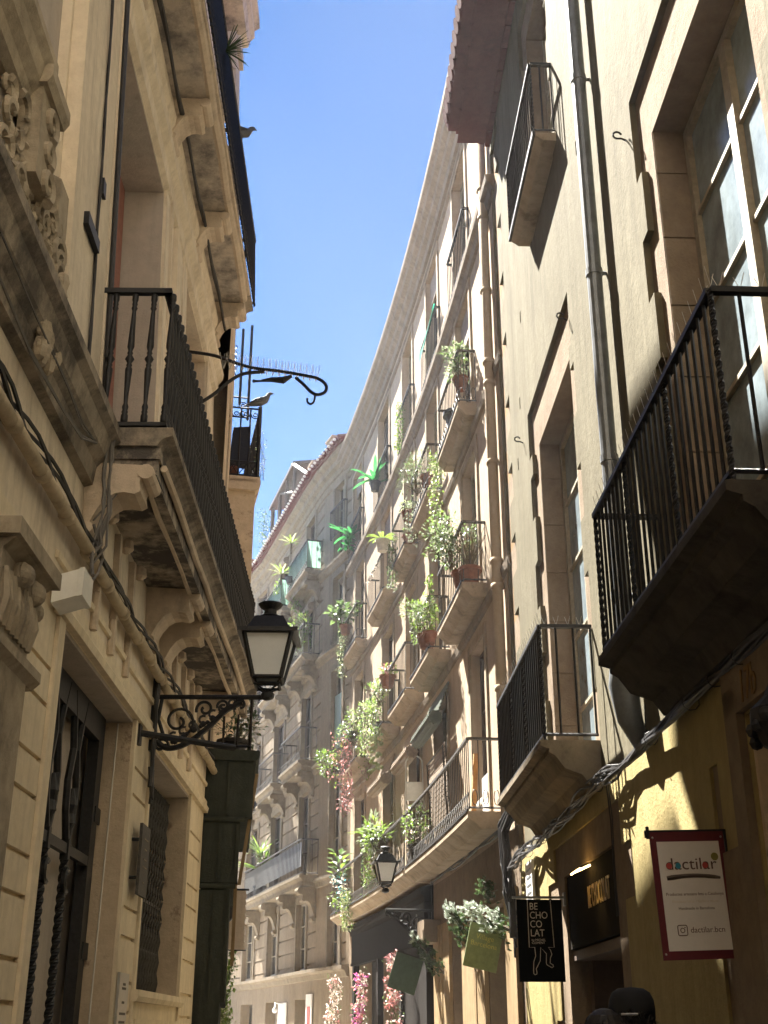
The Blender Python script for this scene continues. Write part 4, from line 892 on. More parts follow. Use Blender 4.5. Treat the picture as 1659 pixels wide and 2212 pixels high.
# ------------------------------------------------ things on the rosy building's balconies
ld = thing('step_ladder', FC(7.4, .2, 4.2), 'aluminium step ladder standing on the long balcony, its loop handle above the rail', 'ladder'); b = MB()
LX = V((.26, -.02, 0)); LO = FC(7.45, .16, 4.2)
P_ = lambda x, z, d=0: LO + V((.40 * (x - .5), -.06 * z * .3 + d, z * 1.12))
b.tube([P_(0, 0), P_(.08, 1.0), P_(.12, 1.75)] + [P_(.12 + .38 * (1 - math.cos(a)), 1.75 + .13 * math.sin(a)) for a in [i * math.pi / 8 for i in range(1, 8)]] + [P_(.88, 1.75), P_(.92, 1.0), P_(1, 0)], .016, 7)
b.build('frame', alu, ld); b = MB()
for z in (.35, .7, 1.05): b.hexa([P_(.1, z), P_(.9, z), P_(.9, z, .14), P_(.1, z, .14), P_(.1, z + .03), P_(.9, z + .03), P_(.9, z + .03, .14), P_(.1, z + .03, .14)]); b.build('step', alu, ld); b = MB()
b.hexa([P_(.12, 1.15), P_(.88, 1.15), P_(.88, 1.15, .02), P_(.12, 1.15, .02), P_(.14, 1.45), P_(.86, 1.45), P_(.86, 1.45, .02), P_(.14, 1.45, .02)]); b.build('tool_tray', alu, ld)
tb = thing('folding_table', FC(4.2, .2, 4.2), 'weathered slatted folding table top leaning upright behind the first balcony rail', 'table'); b = MB()
pf = lambda x, z: FC(5.9 - 1.75 * x, .12 + .05 * z, 4.26 + z * 1.04)
for k in range(15): z = .42 + k * .075; b.hexa([pf(0, z), pf(1.0, z), pf(1.0, z) + V((0, .03, 0)), pf(0, z) + V((0, .03, 0)), pf(0, z + .062), pf(1.0, z + .062), pf(1.0, z + .062) + V((0, .03, 0)), pf(0, z + .062) + V((0, .03, 0))])
b.build('table_top', blindw, tb); b = MB()
for x in (.06, .94): b.bar(pf(x, 0) + V((0, .05, 0)), pf(x, 1.5) + V((0, .05, 0)), .04)
b.bar(pf(.06, 1.5) + V((0, .05, 0)), pf(.94, 1.5) + V((0, .05, 0)), .035); b.build('leg', ironold, tb)
b = MB(); b.hexa([FC(1.05, .30, 4.22), FC(1.11, .30, 4.22), FC(1.11, .36, 4.22), FC(1.05, .36, 4.22), FC(1.03, .25, 5.0), FC(1.09, .25, 5.0), FC(1.09, .31, 5.0), FC(1.03, .31, 5.0)]); one(b, 'timber_plank', flat('orange_timber', (.42, .22, .08), .6), FC(1.05, .3, 4.2), 'narrow orange timber plank standing in the near corner of the long balcony', 'plank')
b = MB(); b.box(FC, 1.7, 2.5, -.1, -.06, 4.22, 4.95); b.box(FC, 1.65, 2.55, .0, .04, 4.55, 4.6); one(b, 'panel_box', signwhite, FC(2, 0, 4.2), 'pale panel with ledges standing in the nearest first floor balcony doorway', 'panel')
b = MB()
for i in range(7):
    t = i / 7; b.quad(FC(4.72 + 1.8 * t, .115 + .01 * math.sin(i * 2), 14.42), FC(4.72 + 1.8 * (t + 1 / 7), .115 + .01 * math.sin(i * 2 + 2), 14.42), FC(4.72 + 1.8 * (t + 1 / 7), .14, 14.42 - .35 * (t + 1 / 7)), FC(4.72 + 1.8 * t, .14, 14.42 - .35 * t))
one(b, 'green_awning_cloth', greencl, FC(5.6, .1, 14.4), 'green cloth draped over the top floor window guard', 'cloth')
G1 = 'plants on the balconies'
def at(row, ts, tn=.6, dz=0): a, c, n1, z = BAL[row]; return FC(a + (c - a) * ts, n1 * tn, z + dz)
U_ = V((0, 0, 1))
plant('potted_shrub', at('U0', .18, .6, .42), 'glossy shrub in a terracotta pot raised on the nearest upper balcony', lambda m, p: bush(m, p + U_ * .3, .30, .32, .38, 330, .11, .06, (0, 1), 12), .12, .22, terra, G1, 'plant', [L_green, L_grey])
plant('trailing_ivy', at('U0', 1.0, 1.1, .0), 'yellow green ivy trailing far below the nearest upper balcony', lambda m, p: trail(m, [p + U_ * .1, p + V((.02, .0, -.3)), p + V((-.03, 0, -.8)), p + V((.0, 0, -1.35))], 420, .075, .05, .13, (0, 1)), pm=None, group=G1, mats=[L_bright, L_pale])
plant('plant_tub', at('U0', .45, .5), 'dark round tub behind the rail of the nearest upper balcony', lambda m, p: bush(m, p, .1, .1, .08, 20, .06, .03), .22, .3, potdark, G1, 'plant tub', [L_dark])
plant('potted_olive', at('U1', .3, .6, .3), 'silvery olive shrub in a terracotta pot spreading over the second upper balcony', lambda m, p: bush(m, p + V((-.2, .2, .25)), .42, .5, .5, 700, .09, .025, (0, 1), 16), .13, .24, terra, G1, 'plant', [L_grey, L_green])
plant('leafy_trailer', at('U1', .9, 1.0, .1), 'silver green foliage hanging through the far rail of the second upper balcony', lambda m, p: trail(m, [p + U_ * .5, p, p - U_ * .45], 230, .08, .04, .16), pm=None, group=G1, mats=[L_grey])
plant('window_vine', FC(8.9, .16, 14.3), 'green vine climbing the narrow top floor window guard', lambda m, p: trail(m, [p + U_ * .2, p + V((.02, 0, -.3)), p - U_ * .75, p - U_ * .95], 260, .085, .06, .12, (0, 1)), pm=None, group=G1, mats=[L_green, L_bright])
def banana(m, p):
    for i in range(15): a = i * 2.4 + rnd.uniform(-.4, .4); m.blade(p + rv() * .06, V((math.cos(a) * .5 - .15, math.sin(a) * .4, 1.2 - i * .07 + rnd.uniform(-.1, .1))), rnd.uniform(.3, .8), rnd.uniform(.05, .10), rnd.uniform(.6, 1.8), 0, 7)
plant('broad_leaf_plant', FC(12.4, .12, 13.9), 'vivid green broad leaved plant standing tall over a top floor guard', banana, .14, .25, potdark, G1, 'plant', [L_vivid])
plant('broad_leaf_plant', FC(15.9, .14, 13.75), 'vivid green broad leaved plant drooping over the farthest top floor guard', lambda m, p: [banana(m, p + U_ * .1), bush(m, p + V((-.05, -.1, -.1)), .15, .2, .3, 40, .25, .15)], .14, .22, potdark, G1, 'plant', [L_vivid])
plant('potted_geranium', at('U2', .1, .6, .55), 'pale trailing geranium in a terracotta pot on the third upper balcony', lambda m, p: bush(m, p + U_ * .08, .24, .3, .14, 170, .07, .05, (0, 1)), .14, .24, terra, G1, 'plant', [L_pale, L_green])
plant('potted_seedling', at('U2', .05, .55), 'small terracotta pot on the floor of the third upper balcony', lambda m, p: bush(m, p + U_ * .1, .12, .12, .14, 60, .07, .04), .15, .22, terra, G1, 'plant', [L_green])
plant('hanging_pot_plant', FC(9.1, .5, 11.0), 'yellow green fern in a hanging whitewashed pot outside the third upper balcony', lambda m, p: [m.blade(p, V((math.cos(i * 1.1), math.sin(i * 1.1), .9)), .42, .045, 1.4) for i in range(14)], .15, .26, whitepot, G1, 'plant', [L_bright])
plant('trailing_ivy', at('U2', .75, 1.1, .35), 'green ivy hanging down outside the third upper balcony', lambda m, p: trail(m, [p + U_ * .2, p - U_ * .3, p - U_ * .85], 260, .075, .05, .14, (0, 1)), pm=None, group=G1, mats=[L_green, L_grey])
plant('string_lights_plant', at('U3', .7, 1.0, .6), 'bits of silvery foliage tied along the rail of the fourth upper balcony', lambda m, p: trail(m, [at('U3', .3, 1.0, .85), at('U3', .98, 1.0, .85)], 60, .06, .04, .05), pm=None, group=G1, mats=[L_white])
plant('potted_jade_bush', at('M0', .22, .8, .1), 'large bushy jade shrub filling the near end of the middle floor balcony', lambda m, p: bush(m, p + V((-.12, .15, .58)), .40, .48, .42, 900, .085, .055, (0, 1), 20), .14, .24, terra, G1, 'plant', [L_grey, L_green])
plant('dry_twig_planter', at('M0', .06, .6), 'terracotta planter of dry twigs at the corner of the middle floor balcony', lambda m, p: [m.tube([p + rv() * .08, p + V((rnd.uniform(-.25, .25), rnd.uniform(-.3, .3), rnd.uniform(.25, .7)))], .004, 3, 1) for i in range(60)] and bush(m, p + U_ * .35, .25, .3, .25, 90, .05, .02), .16, .26, terra, G1, 'plant', [L_grey])
plant('potted_olive', at('M1', .25, .85, .15), 'wide silvery shrub leaning over the rail of the second middle balcony', lambda m, p: bush(m, p + V((-.12, .1, .35)), .34, .55, .42, 750, .085, .04, (0, 1, 2), 18), .16, .24, terra, G1, 'plant', [L_grey, L_green, L_bright])
plant('upright_succulent', at('M1', .02, .9, .1), 'upright yellow green stem plant at the near corner of the second middle balcony', lambda m, p: trail(m, [p, p + V((.03, 0, .5)), p + V((0, 0, 1.0))], 130, .12, .06, .09), .12, .2, terra, G1, 'plant', [L_bright])
plant('potted_monstera', at('U4', .72, 1.0, .55), 'big leaved climbing plant on the farthest upper balcony', lambda m, p: [bush(m, p + V((-.1, 0, .3)), .3, .4, .38, 90, .26, .2, (0, 1)), trail(m, [p + V((.4, -.5, .5)), p + V((.2, -.2, .45)), p], 60, .15, .1, .1, (0, 1))], .16, .25, terra, G1, 'plant', [L_green, L_dark])
plant('trailing_ivy', at('U4', .85, 1.1, .5), 'dark ivy cascading from the farthest upper balcony', lambda m, p: trail(m, [p + U_ * .2, p - U_ * .4, p - U_ * 1.0], 330, .09, .06, .14, (0, 1)), pm=None, group=G1, mats=[L_dark, L_pale])
# the big overgrown balcony in the middle
def overgrown(m, p):
    for (t, dz, rz) in ((.15, .75, .3), (.5, .6, .4), (.9, .7, .4)): bush(m, at('M3', t, 1.0, dz), .30, .55, rz * .85, 240, .11, .05, (0, 1, 2), 10)
    for t in (.1, .4, .7, 1.0): trail(m, [at('M3', t, 1.15, .6), at('M3', t + .03, 1.3, 0), at('M3', t, 1.2, -.2)], 120, .09, .05, .16, (0, 1, 2))
plant('overgrown_planter', at('M3', .5, .5), 'dense green climbers swallowing the rail of the fourth middle balcony', overgrown, .2, .25, potdark, G1, 'plant', [L_green, L_bright, L_pale])
plant('potted_geranium', at('M3', -.02, .7, .75), 'terracotta pot with a red tinged plant on the rail of the fourth middle balcony', lambda m, p: bush(m, p + U_ * .1, .25, .3, .2, 110, .12, .05, (0, 1)), .17, .26, terra, G1, 'plant', [L_red, L_bright])
plant('string_of_pearls', at('M3', .1, 1.3, -.1), 'pale bobbly succulent strings dangling under the fourth middle balcony', lambda m, p: [m.ball(p + V((.1 * math.sin(k * .4) + rnd.uniform(-.05, .05), rnd.uniform(-.1, .1), -.9 * k / 60)), .035, 0, 1, 1, 1, 6, 4) for k in range(60)], pm=None, group=G1, mats=[L_pale])
def redfall(m, p):
    trail(m, [p + V((.15, -.3, .6)), p + V((0, 0, .2)), p - U_ * .3, p - U_ * .8, p - U_ * 1.15], 330, .12, .055, .19, (0, 1, 0))
    trail(m, [p + V((.55, -.7, .3)), p + V((.45, -.7, -.1)), p + V((.5, -.7, -.5))], 200, .11, .05, .17, (0, 2))
    trail(m, [p + V((-.2, .3, .7)), p + V((-.3, .3, .1)), p + V((-.25, .3, -.5))], 150, .10, .05, .2, (2, 1))
plant('red_trailing_plant', at('M4', .35, 1.25, .1), 'red and purple leaved plant tumbling from the overgrown balcony', redfall, pm=None, group=G1, mats=[L_red, L_pinkf, L_bright])
plant('fresh_green_trailer', at('M4', .95, 1.3, .05), 'lime green plant reaching out beyond the red trailing plant', lambda m, p: bush(m, p + V((-.2, 0, .1)), .35, .4, .32, 260, .12, .07, (0, 1)), .15, .2, potdark, G1, 'plant', [L_bright, L_green])
plant('leafy_climber', at('M4', .2, 1.0, .5), 'leafy climber on the rail between the overgrown balcony and the grey building', lambda m, p: bush(m, p + V((0, 0, .15)), .36, .8, .42, 420, .11, .05, (0, 1, 2), 14), .16, .2, potdark, G1, 'plant', [L_green, L_bright, L_grey])
def rubber(m, p):
    for i in range(26): a = i * 2.4; m.leaf(p + V((.1 * math.cos(a), .1 * math.sin(a), i * .025)), V((math.cos(a), math.sin(a) * .8, .55)), U_, .34, .18, i % 2)
plant('rubber_plant', at('B1', .93, .8, .55), 'rubber plant with round glossy leaves at the far end of the long first floor balcony', rubber, .16, .25, potdark, G1, 'plant', [L_bright, L_dark])
plant('leafy_houseplant', at('B1', .36, .8, .75), 'big arching leafy plant beside the smaller lantern on the long balcony', lambda m, p: [bush(m, p + U_ * .1, .38, .95, .38, 330, .22, .08, (0, 1), 12), [m.blade(p, V((math.cos(i), math.sin(i), .8)), .75, .06, 1.2, 1) for i in range(12)]], .2, .25, potdark, G1, 'plant', [L_grey, L_bright])
plant('rail_creeper', at('B1', .45, .95, .1), 'yellow green creeper woven through the rail behind the smaller lantern', lambda m, p: trail(m, [p + U_ * .8, p + V((.05, -.2, .4)), p], 300, .10, .05, .22, (0, 1)), pm=None, group=G1, mats=[L_bright, L_green])
plant('hanging_fern', at('B1', .72, 1.15, .3), 'pale green fern hanging below the rail of the long first floor balcony', lambda m, p: trail(m, [p, p - U_ * .35, p + V((.03, 0, -.75))], 420, .10, .045, .17, (0, 1)), pm=None, group=G1, mats=[L_bright, L_pale])
plant('rail_flowers', at('B1', .85, 1.05, .4), 'white and blue trinkets and small leaves hung along the far rail of the long balcony', lambda m, p: [trail(m, [at('B1', .95, 1.05, .7), at('B1', .8, 1.05, .65), at('B1', .78, 1.05, .3)], 110, .10, .08, .16, (0, 1)), trail(m, [at('B1', .95, 1.05, .4), at('B1', .85, 1.05, .1)], 60, .1, .07, .15, (2,))], pm=None, group=G1, mats=[L_white, flat('turquoise_trinket', (.05, .35, .38), .4), L_bright])
plant('potted_creeper', at('B0', .9, .7, .1), 'small leaved creeper with white flowers behind the rail below the step ladder', lambda m, p: [bush(m, p + U_ * .35, .3, .75, .42, 260, .085, .05, (0, 1)), bush(m, p + U_ * .3, .3, .5, .3, 30, .09, .07, (2,))], .18, .22, potdark, G1, 'plant', [L_bright, L_green, L_white])
# garlands, spruce branches and small hung signs by the shops
def garland(s, n, zt, label, mix_):
    def f(m, p):
        pts_ = [p, p + V((.03, 0, -.4)), p + V((-.04, 0, -.8)), p + V((.03, 0, -1.25)), p + V((-.02, 0, -1.9))]
        for j in range(26):                                   # separate clumps of blooms, leaves and bare gaps
            t = rnd.random() * 3.99; k = int(t); c_ = pts_[k].lerp(pts_[k + 1], t - k) + rv() * .13; mi_ = rnd.choice(mix_); rr = rnd.uniform(.04, .10)
            for q_ in range(rnd.randrange(8, 26)): v_ = rv(); m.leaf(c_ + v_ * rr, v_ + rv() * .3, rv(), rnd.uniform(.04, .12), rnd.uniform(.03, .075), mi_, .4)
        trail(m, pts_, 170, .11, .05, .17, mix_); trail(m, pts_, 70, .13, .035, .2, (4,))
    plant('flower_garland', FC(s, n, zt), label, f, pm=None, group='flower garlands at the shopfront', cat='garland', mats=[L_pinkf, L_white, L_red, L_mag, L_green])
garland(15.6, .45, 2.80, 'pale pink flower garland at the far left end of the shopfront', (0, 1, 1)); garland(12.4, .4, 2.74, 'garland of cream and magenta flowers in the middle of the shopfront', (0, 1, 3, 1)); garland(8.5, .38, 2.88, 'deep coral flower garland at the near end of the shopfront', (0, 2, 0, 1))
def spruce(m, p, q, n, lit_share):
    p, q = V(p), V(q); m.tube([p, q], .02, 5, 2)
    for i in range(n):
        t = rnd.random(); c = p.lerp(q, t) + rv() * .20 * (1.1 - t * .7); d = (q - p).normalized() + rv() * .9
        for k in range(5): m.leaf(c, d + rv() * .5, rv(), .10, .022, 1 if t > 1 - lit_share else 0)
def spruce_thing(s, n, z, s2, n2, z2, label, lit_share, n_=130): plant('spruce_branch', FC(s, n, z), label, lambda m, p: spruce(m, FC(s, n, z), FC(s2, n2, z2), n_, lit_share), pm=None, group='spruce branches at the shops', cat='branch', mats=[L_dark, L_sunlit])
spruce_thing(-.1, .05, 2.65, .1, .62, 2.95, 'spruce branch with a tip coloured as sunlit above the olive green board', .62, 170)
spruce_thing(2.9, .05, 2.75, 2.9, .4, 3.2, 'dark spruce branch with an end coloured as sunlit beside the timber pier', .3, 220)
spruce_thing(5.4, .05, 2.45, 5.6, .5, 3.0, 'dark hanging spruce spray above the dark green board', .18, 190)
spruce_thing(1.5, .05, 3.2, 1.0, .25, 3.35, 'dark spruce tuft tucked under the lintel by the black cables', .0, 90)
def board(c, wdt, hgt, rot, mat, label, lines, lm):
    t = thing('hanging_board', c, label, 'shop sign'); c = V(c); ca, sa = math.cos(rot), math.sin(rot); X = V((ca, .1, sa)); Z = V((-sa, 0, ca)); Nn = X.cross(Z)
    Q = lambda x, z, d: c + X * x + Z * z + Nn * d
    m = MB(); m.hexa([Q(-wdt / 2, -hgt / 2, -.01), Q(wdt / 2, -hgt / 2, -.01), Q(wdt / 2, -hgt / 2, .01), Q(-wdt / 2, -hgt / 2, .01), Q(-wdt / 2, hgt / 2, -.01), Q(wdt / 2, hgt / 2, -.01), Q(wdt / 2, hgt / 2, .01), Q(-wdt / 2, hgt / 2, .01)]); m.build('board', mat, t)
    m = MB(); m.tube([Q(-wdt / 2, hgt / 2 + .01, 0), Q(wdt / 2 + .35, hgt / 2 + .01 - .02, 0)], .012, 6); m.build('hanging_rod', iron, t)
    for i, (tx, z, sz) in enumerate(lines): text(t, tx, Q(0, z, .012), X, Z, sz, lm, align='CENTER', depth=.001)
board((1.17, 15.1, 2.52), .40, .50, -.22, boardgreen, 'olive green board with yellow lettering hanging tilted under a spruce branch with a sunlit coloured tip', [('Village', .08, .085), ('Barcelona', -.0, .08)], gold2)
board(FC(6.2, .55, 2.48), .46, .56, -.3, boarddark, 'dark green board hanging tilted beside the coral garland', [], gold2)
# ================================================================== the grey rusticated building at the bend
GB = thing('grey_building', (-3, 38, 0), 'grey beige building with horizontal joints, consoled balconies and a tiled eave at the bend', 'building')
rg = []
COLS = [(.45, 1.25), (3.2, 4.3), (6.7, 8.1), (10.2, 11.4), (13.4, 14.6)]
GR = [(14.05, 16.2), (11.5, 13.4), (8.5, 10.7), (5.45, 7.8)]
z = 3.2
while z < 16.2: rg.append((.0, 18, z, z + .05, .055, 0)); z += .38
for (a, c) in COLS:
    for (z0, z1) in GR: rg += [(a - .16, c + .16, z0 - .05, z1 + .2, 0, 0)]
rg.append((1.4, 2.2, 3, 16.5, 0, 0))
for (a, c) in COLS:
    for (z0, z1) in GR: rg.append((a, c, z0, z1, .18, None))
    rg += [(a - .14, c + .14, 3.1, 5.0, 0, 0), (a, c, 3.1, 4.85, .18, None)]
rg += [(0, 18, 0, 3.0, 0, 0)] + [(a - .05, c + .05, -1, 2.4, .3, None) for a, c in COLS[1:]]
wall(FG, -.25, 18, 0, 16.6, rg).build('wall', grey, GB)
b = MB(); b.box(FG, -.2, 18, -8, -.8, 0, 16.6, 0, 3); b.build('building_body', grey, GB)
b = MB(); b.prof(FG, -.25, 18, [(0, 16.55), (.05, 16.57), (.08, 16.7), (.18, 16.76), (.2, 16.9), (.32, 16.98), (.34, 17.1), (-8, 17.4), (-8, 16.6), (0, 16.6)])
b.prof(FG, -.2, 18, [(0, 16.28), (.05, 16.3), (.06, 16.38), (0, 16.4)])
for z in (5.15, 8.2, 11.2, 13.75): b.prof(FG, -.2, 18, [(0, z - .08), (.05, z - .06), (.08, z + .04), (.14, z + .08), (.14, z + .15), (0, z + .17)])
b.prof(FG, -.2, 18, [(0, 2.82), (.06, 2.84), (.1, 2.95), (.2, 3.0), (.2, 3.08), (0, 3.1)])
b.build('cornice', greyst, GB)
b = MB(); s = -.2
while s < 16: b.tube([FG(s, .50, 17.16), FG(s, -.4, 17.42)], .085, 8); s += .24
b.prof(FG, -.25, 17, [(-8, 18.4), (-8, 17.1), (.4, 17.08), (.4, 17.14), (-.4, 17.4)])
s = -.08
while s < 13: b.ball(FG(s, .56, 17.12), .045, 1, 1, 1, 1, 6, 4); s += .24
b.build('roof', [rooftile, signwhite], GB)
for s in (.8, 2.6, 4.9, 11.5): b = MB(); b.box(FG, s, s + .5, .1, .3, 17.2, 17.65); b.box(FG, s - .04, s + .54, .06, .34, 17.65, 17.72); b.build('chimney', pinkst, GB)
for ci, (a, c) in enumerate(COLS):
    for ri, (z0, z1) in enumerate(GR + [(3.1, 4.85)]):
        window(FG, GB, a + .01, c - .01, z0, z1 - .01, .10, framew if ri == 4 or ci == 0 else framed, glassd, 3)
        b = MB()
        for (x0, x1) in ((a - .13, a - .003), (c + .003, c + .13)): b.box(FG, x0, x1, 0, .045, z0, z1 + .16)
        b.box(FG, a - .003, c + .003, 0, .045, z1 + .003, z1 + .16); b.build('window_surround', greyst, GB)
for (a, c, z, lat) in ((2.3, 4.9, 14.05, True), (5.8, 8.6, 14.05, True), (2.4, 4.9, 11.5, True), (5.9, 8.6, 11.5, True), (2.5, 5.0, 8.5, True), (6.1, 8.7, 8.5, True), (2.1, 9.9, 5.4, False), (10.6, 15, 8.5, True), (10.6, 15, 11.5, True)):
    bo = slab(FG, GB, a, c, .50, z - .16, z, greyst, 2)
    b = MB(); b.box(FG, a + .1, c - .1, 0, .42, z - .26, z - .16); b.build('balcony_moulding', greyst, bo)
    for s in ([a + .35, c - .35] if c - a < 4 else [a + .3, a + 2.6, a + 5.0, c - .3][:4]): bracket(FG, bo, s, .3, .44, z - .26, .75 if z > 6 else .95, greyst)
    railing(FG, bo, a + .03, c - .03, .47, z, .92, .17, .010, ironold, lattice=lat, endbars=3)
    if z > 13: bb = MB(); bb.quad(FG(a + .05, .455, z + .06), FG(c - .05, .455, z + .06), FG(c - .05, .455, z + .9), FG(a + .05, .455, z + .9)); bb.quad(FG(a + .04, .05, z + .06), FG(a + .04, .45, z + .06), FG(a + .04, .45, z + .9), FG(a + .04, .05, z + .9)); bb.build('balcony_screen', leafmat('green_glass_screen', (.10, .20, .16), (.16, .27, .22), .4), bo)
    if z < 6: bb = MB(); bb.quad(FG(a + .05, .455, z + .22), FG(c - .05, .455, z + .22), FG(c - .05, .455, z + .85), FG(a + .05, .455, z + .85)); bb.build('balcony_screen', flat('grey_mesh_screen', (.13, .13, .125), .4), bo)
railing(FG, GB, .3, 1.4, .1, 14.6, .9, .11, .014, ironold, name='window_guard')
b = MB(); b.box(FG, .5, 1.2, -.09, -.05, 8.5, 10.0); b.build('roller_blind', leafmat('pale_green_blind', (.30, .42, .37), (.38, .50, .44), .4), GB)
for s in (3.7, 7.4): b = MB(); b.tube([FG(s - .6, .1, 13.2 if s < 5 else 16.0), FG(s + .5, .1, 13.2 if s < 5 else 16.0)], .13, 10); b.build('roller_blind', blindw, GB)
# penthouse pergola on its roof
ph = thing('roof_pergola', FG(7.5, -.6, 17.4), 'dark timber pergola with a glazed slope on the roof at the bend', 'pergola'); b = MB()
b.hexa([FG(6.4, .1, 19.35), FG(10.2, .1, 19.2), FG(10.2, -2.6, 19.8), FG(6.4, -2.6, 19.95), FG(6.4, .1, 19.47), FG(10.2, .1, 19.32), FG(10.2, -2.6, 19.92), FG(6.4, -2.6, 20.07)]); b.build('pergola_roof', framed, ph)
for s in (6.5, 7.6, 8.8, 10.0): b = MB(); b.bar(FG(s, .0, 17.2), FG(s, .0, 19.3), .10); b.build('post', framed, ph)
b = MB()
b.bar(FG(3.4, .05, 17.5), FG(6.5, .05, 19.4), .10); b.bar(FG(4.6, .0, 17.6), FG(8.8, 0, 19.3), .07); b.build('post', framed, ph); b = MB(); b.quad(FG(3.6, -.5, 17.2), FG(10, -.5, 17.2), FG(10, -.5, 19.3), FG(6.5, -.5, 19.4)); b.build('glazing', glassd, ph)
plant('roof_climber', FG(10.3, .2, 17.6), 'green climber beside the roof pergola', lambda m, p: trail(m, [p, p + U_ * .7, p + U_ * 1.5], 330, .12, .07, .3, (0, 1)), pm=None, group=G1, mats=[L_green, L_dark])
def yucca(m, p, n=26, L=.7):
    m.tube([p, p + U_ * .35], .03, 6, 2)
    for i in range(n): a = i * 2.4; m.blade(p + U_ * .35, V((math.cos(a), math.sin(a), .35 + 1.1 * (i / n))), L * rnd.uniform(.7, 1.1), .035, .7, i % 2)
plant('yucca', FG(8.3, .3, 5.45), 'spiky yucca lit yellow green above the grey first floor balcony', lambda m, p: [yucca(m, p + U_ * .6, 36, .9), [m.blade(p + U_ * .5, V((-.9, -.3, .5 - .1 * i)), .8, .16, .5, 0) for i in range(3)], bush(m, p + V((.1, -.2, .7)), .3, .3, .35, 40, .3, .2, (0, 1))], .2, .3, potdark, G1, 'plant', [L_bright, L_green])
plant('dracaena', FG(4.4, .5, 14.3), 'thin stemmed dracaena leaning out from the top grey balcony', lambda m, p: [yucca(m, p + U_ * .8, 18, .45), yucca(m, p + V((-.3, .3, -.1)), 18, .5)], .15, .2, potdark, G1, 'plant', [L_pale, L_bright])
plant('leafy_bamboo', FG(4.0, .4, 11.6), 'yellow green leafy plants filling the second grey balcony', lambda m, p: [bush(m, p + V((.2, -.3, .8)), .4, .9, .6, 260, .2, .06, (0, 1)), trail(m, [p + V((.0, .2, 2.0)), p + V((0, 0, 1)), p], 130, .18, .07, .2, (0, 1))], .2, .25, potdark, G1, 'plant', [L_bright, L_green])
plant('leafy_bamboo', FG(4.7, .55, 11.5), 'broad lime leaves hanging at the far corner of the second grey balcony', lambda m, p: bush(m, p + U_ * .3, .4, .5, .35, 150, .2, .08, (0, 1)), .15, .2, potdark, G1, 'plant', [L_bright, L_pale])
plant('small_shrub', FG(6.2, .4, 14.1), 'small leafy plant on the farther top grey balcony', lambda m, p: bush(m, p + U_ * .5, .3, .4, .25, 90, .13, .06), .14, .2, potdark, G1, 'plant', [L_bright])
# wall lamp, menus at the foot of the grey building
b = MB(); b.box(FG, 5.2, 6.2, .02, .05, 1.7, 2.35); one(b, 'notice_board', signwhite, FG(5.7, .03, 2), 'wide pale notice board below the globe lamp of the grey building', 'notice')
b = MB(); b.box(FG, 2.3, 2.9, .02, .05, 1.65, 2.5); one(b, 'notice_board', signwhite, FG(2.6, .03, 2), 'upright pale notice board behind the small red menu', 'notice')
b = MB(); b.box(FG, 2.42, 2.72, .052, .06, 1.75, 2.2); one(b, 'menu_board', flat('red_menu_board', (.3, .05, .04), .6), FG(2.5, .05, 1.9), 'small red menu board on a pale panel of the grey building', 'notice')
b = MB(); b.tube([FG(5.7, 0, 2.3), FG(5.7, .25, 2.35), FG(5.5, .3, 2.2)], .02, 6); b.ball(FG(5.5, .3, 2.15), .07); one(b, 'wall_lamp', milk, FG(5.7, .1, 2.3), 'small globe wall lamp above a menu panel of the grey building', 'lamp')
# ================================================================== LEFT, beyond the cream building
MBd = thing('far_left_building', (-4, 20, 0), 'stone building beyond the cream one with a stacked iron balcony against the sky', 'building')
rm = [(a, a + 1.1, z, z + 2.2, .3, None) for a in (1.5, 8, 11, 14) for z in (5.2, 8.3)]
wall(FM, 0, 22, 0, 12, rm).build('wall', jambm, MBd)
b = MB(); b.box(FM, .05, 22, -8, -.6, 0, 11.8, 0, 3); b.box(FM, .02, 4.4, -8, -.02, 11.9, 13.8); b.box(FM, 9, 22, -8, -.3, 11.8, 14.5, 0, 3); b.build('building_body', grey, MBd)  # two hidden upper blocks, raised to cast shade across the street
for (a, _, z, z1, _, _) in rm: window(FM, MBd, a + .01, a + 1.09, z, z1, .25, framed, glassd, 3)
class Lowered(Facade):
    def __call__(self, s, n, z): return Facade.__call__(self, s, n, z - .5)
FMd = Lowered(FM.p, 1)
b = MB(); b.box(FMd, 4.6, 7.6, -.4, .48, 6.9, 10.78); b.prof(FMd, 4.5, 7.7, [(0, 10.7), (.5, 10.7), (.56, 10.8), (.56, 10.9), (0, 10.9)]); b.build('stone_bay', jambm, MBd)
tw = MB(); tw.box(FMd, 5.2, 9.5, -3, -.15, 10.8, 13.6); tw.build('upper_wall', jambm, MBd)
ub = slab(FMd, MBd, 4.5, 7.7, .52, 10.85, 10.95, jambm, 2)
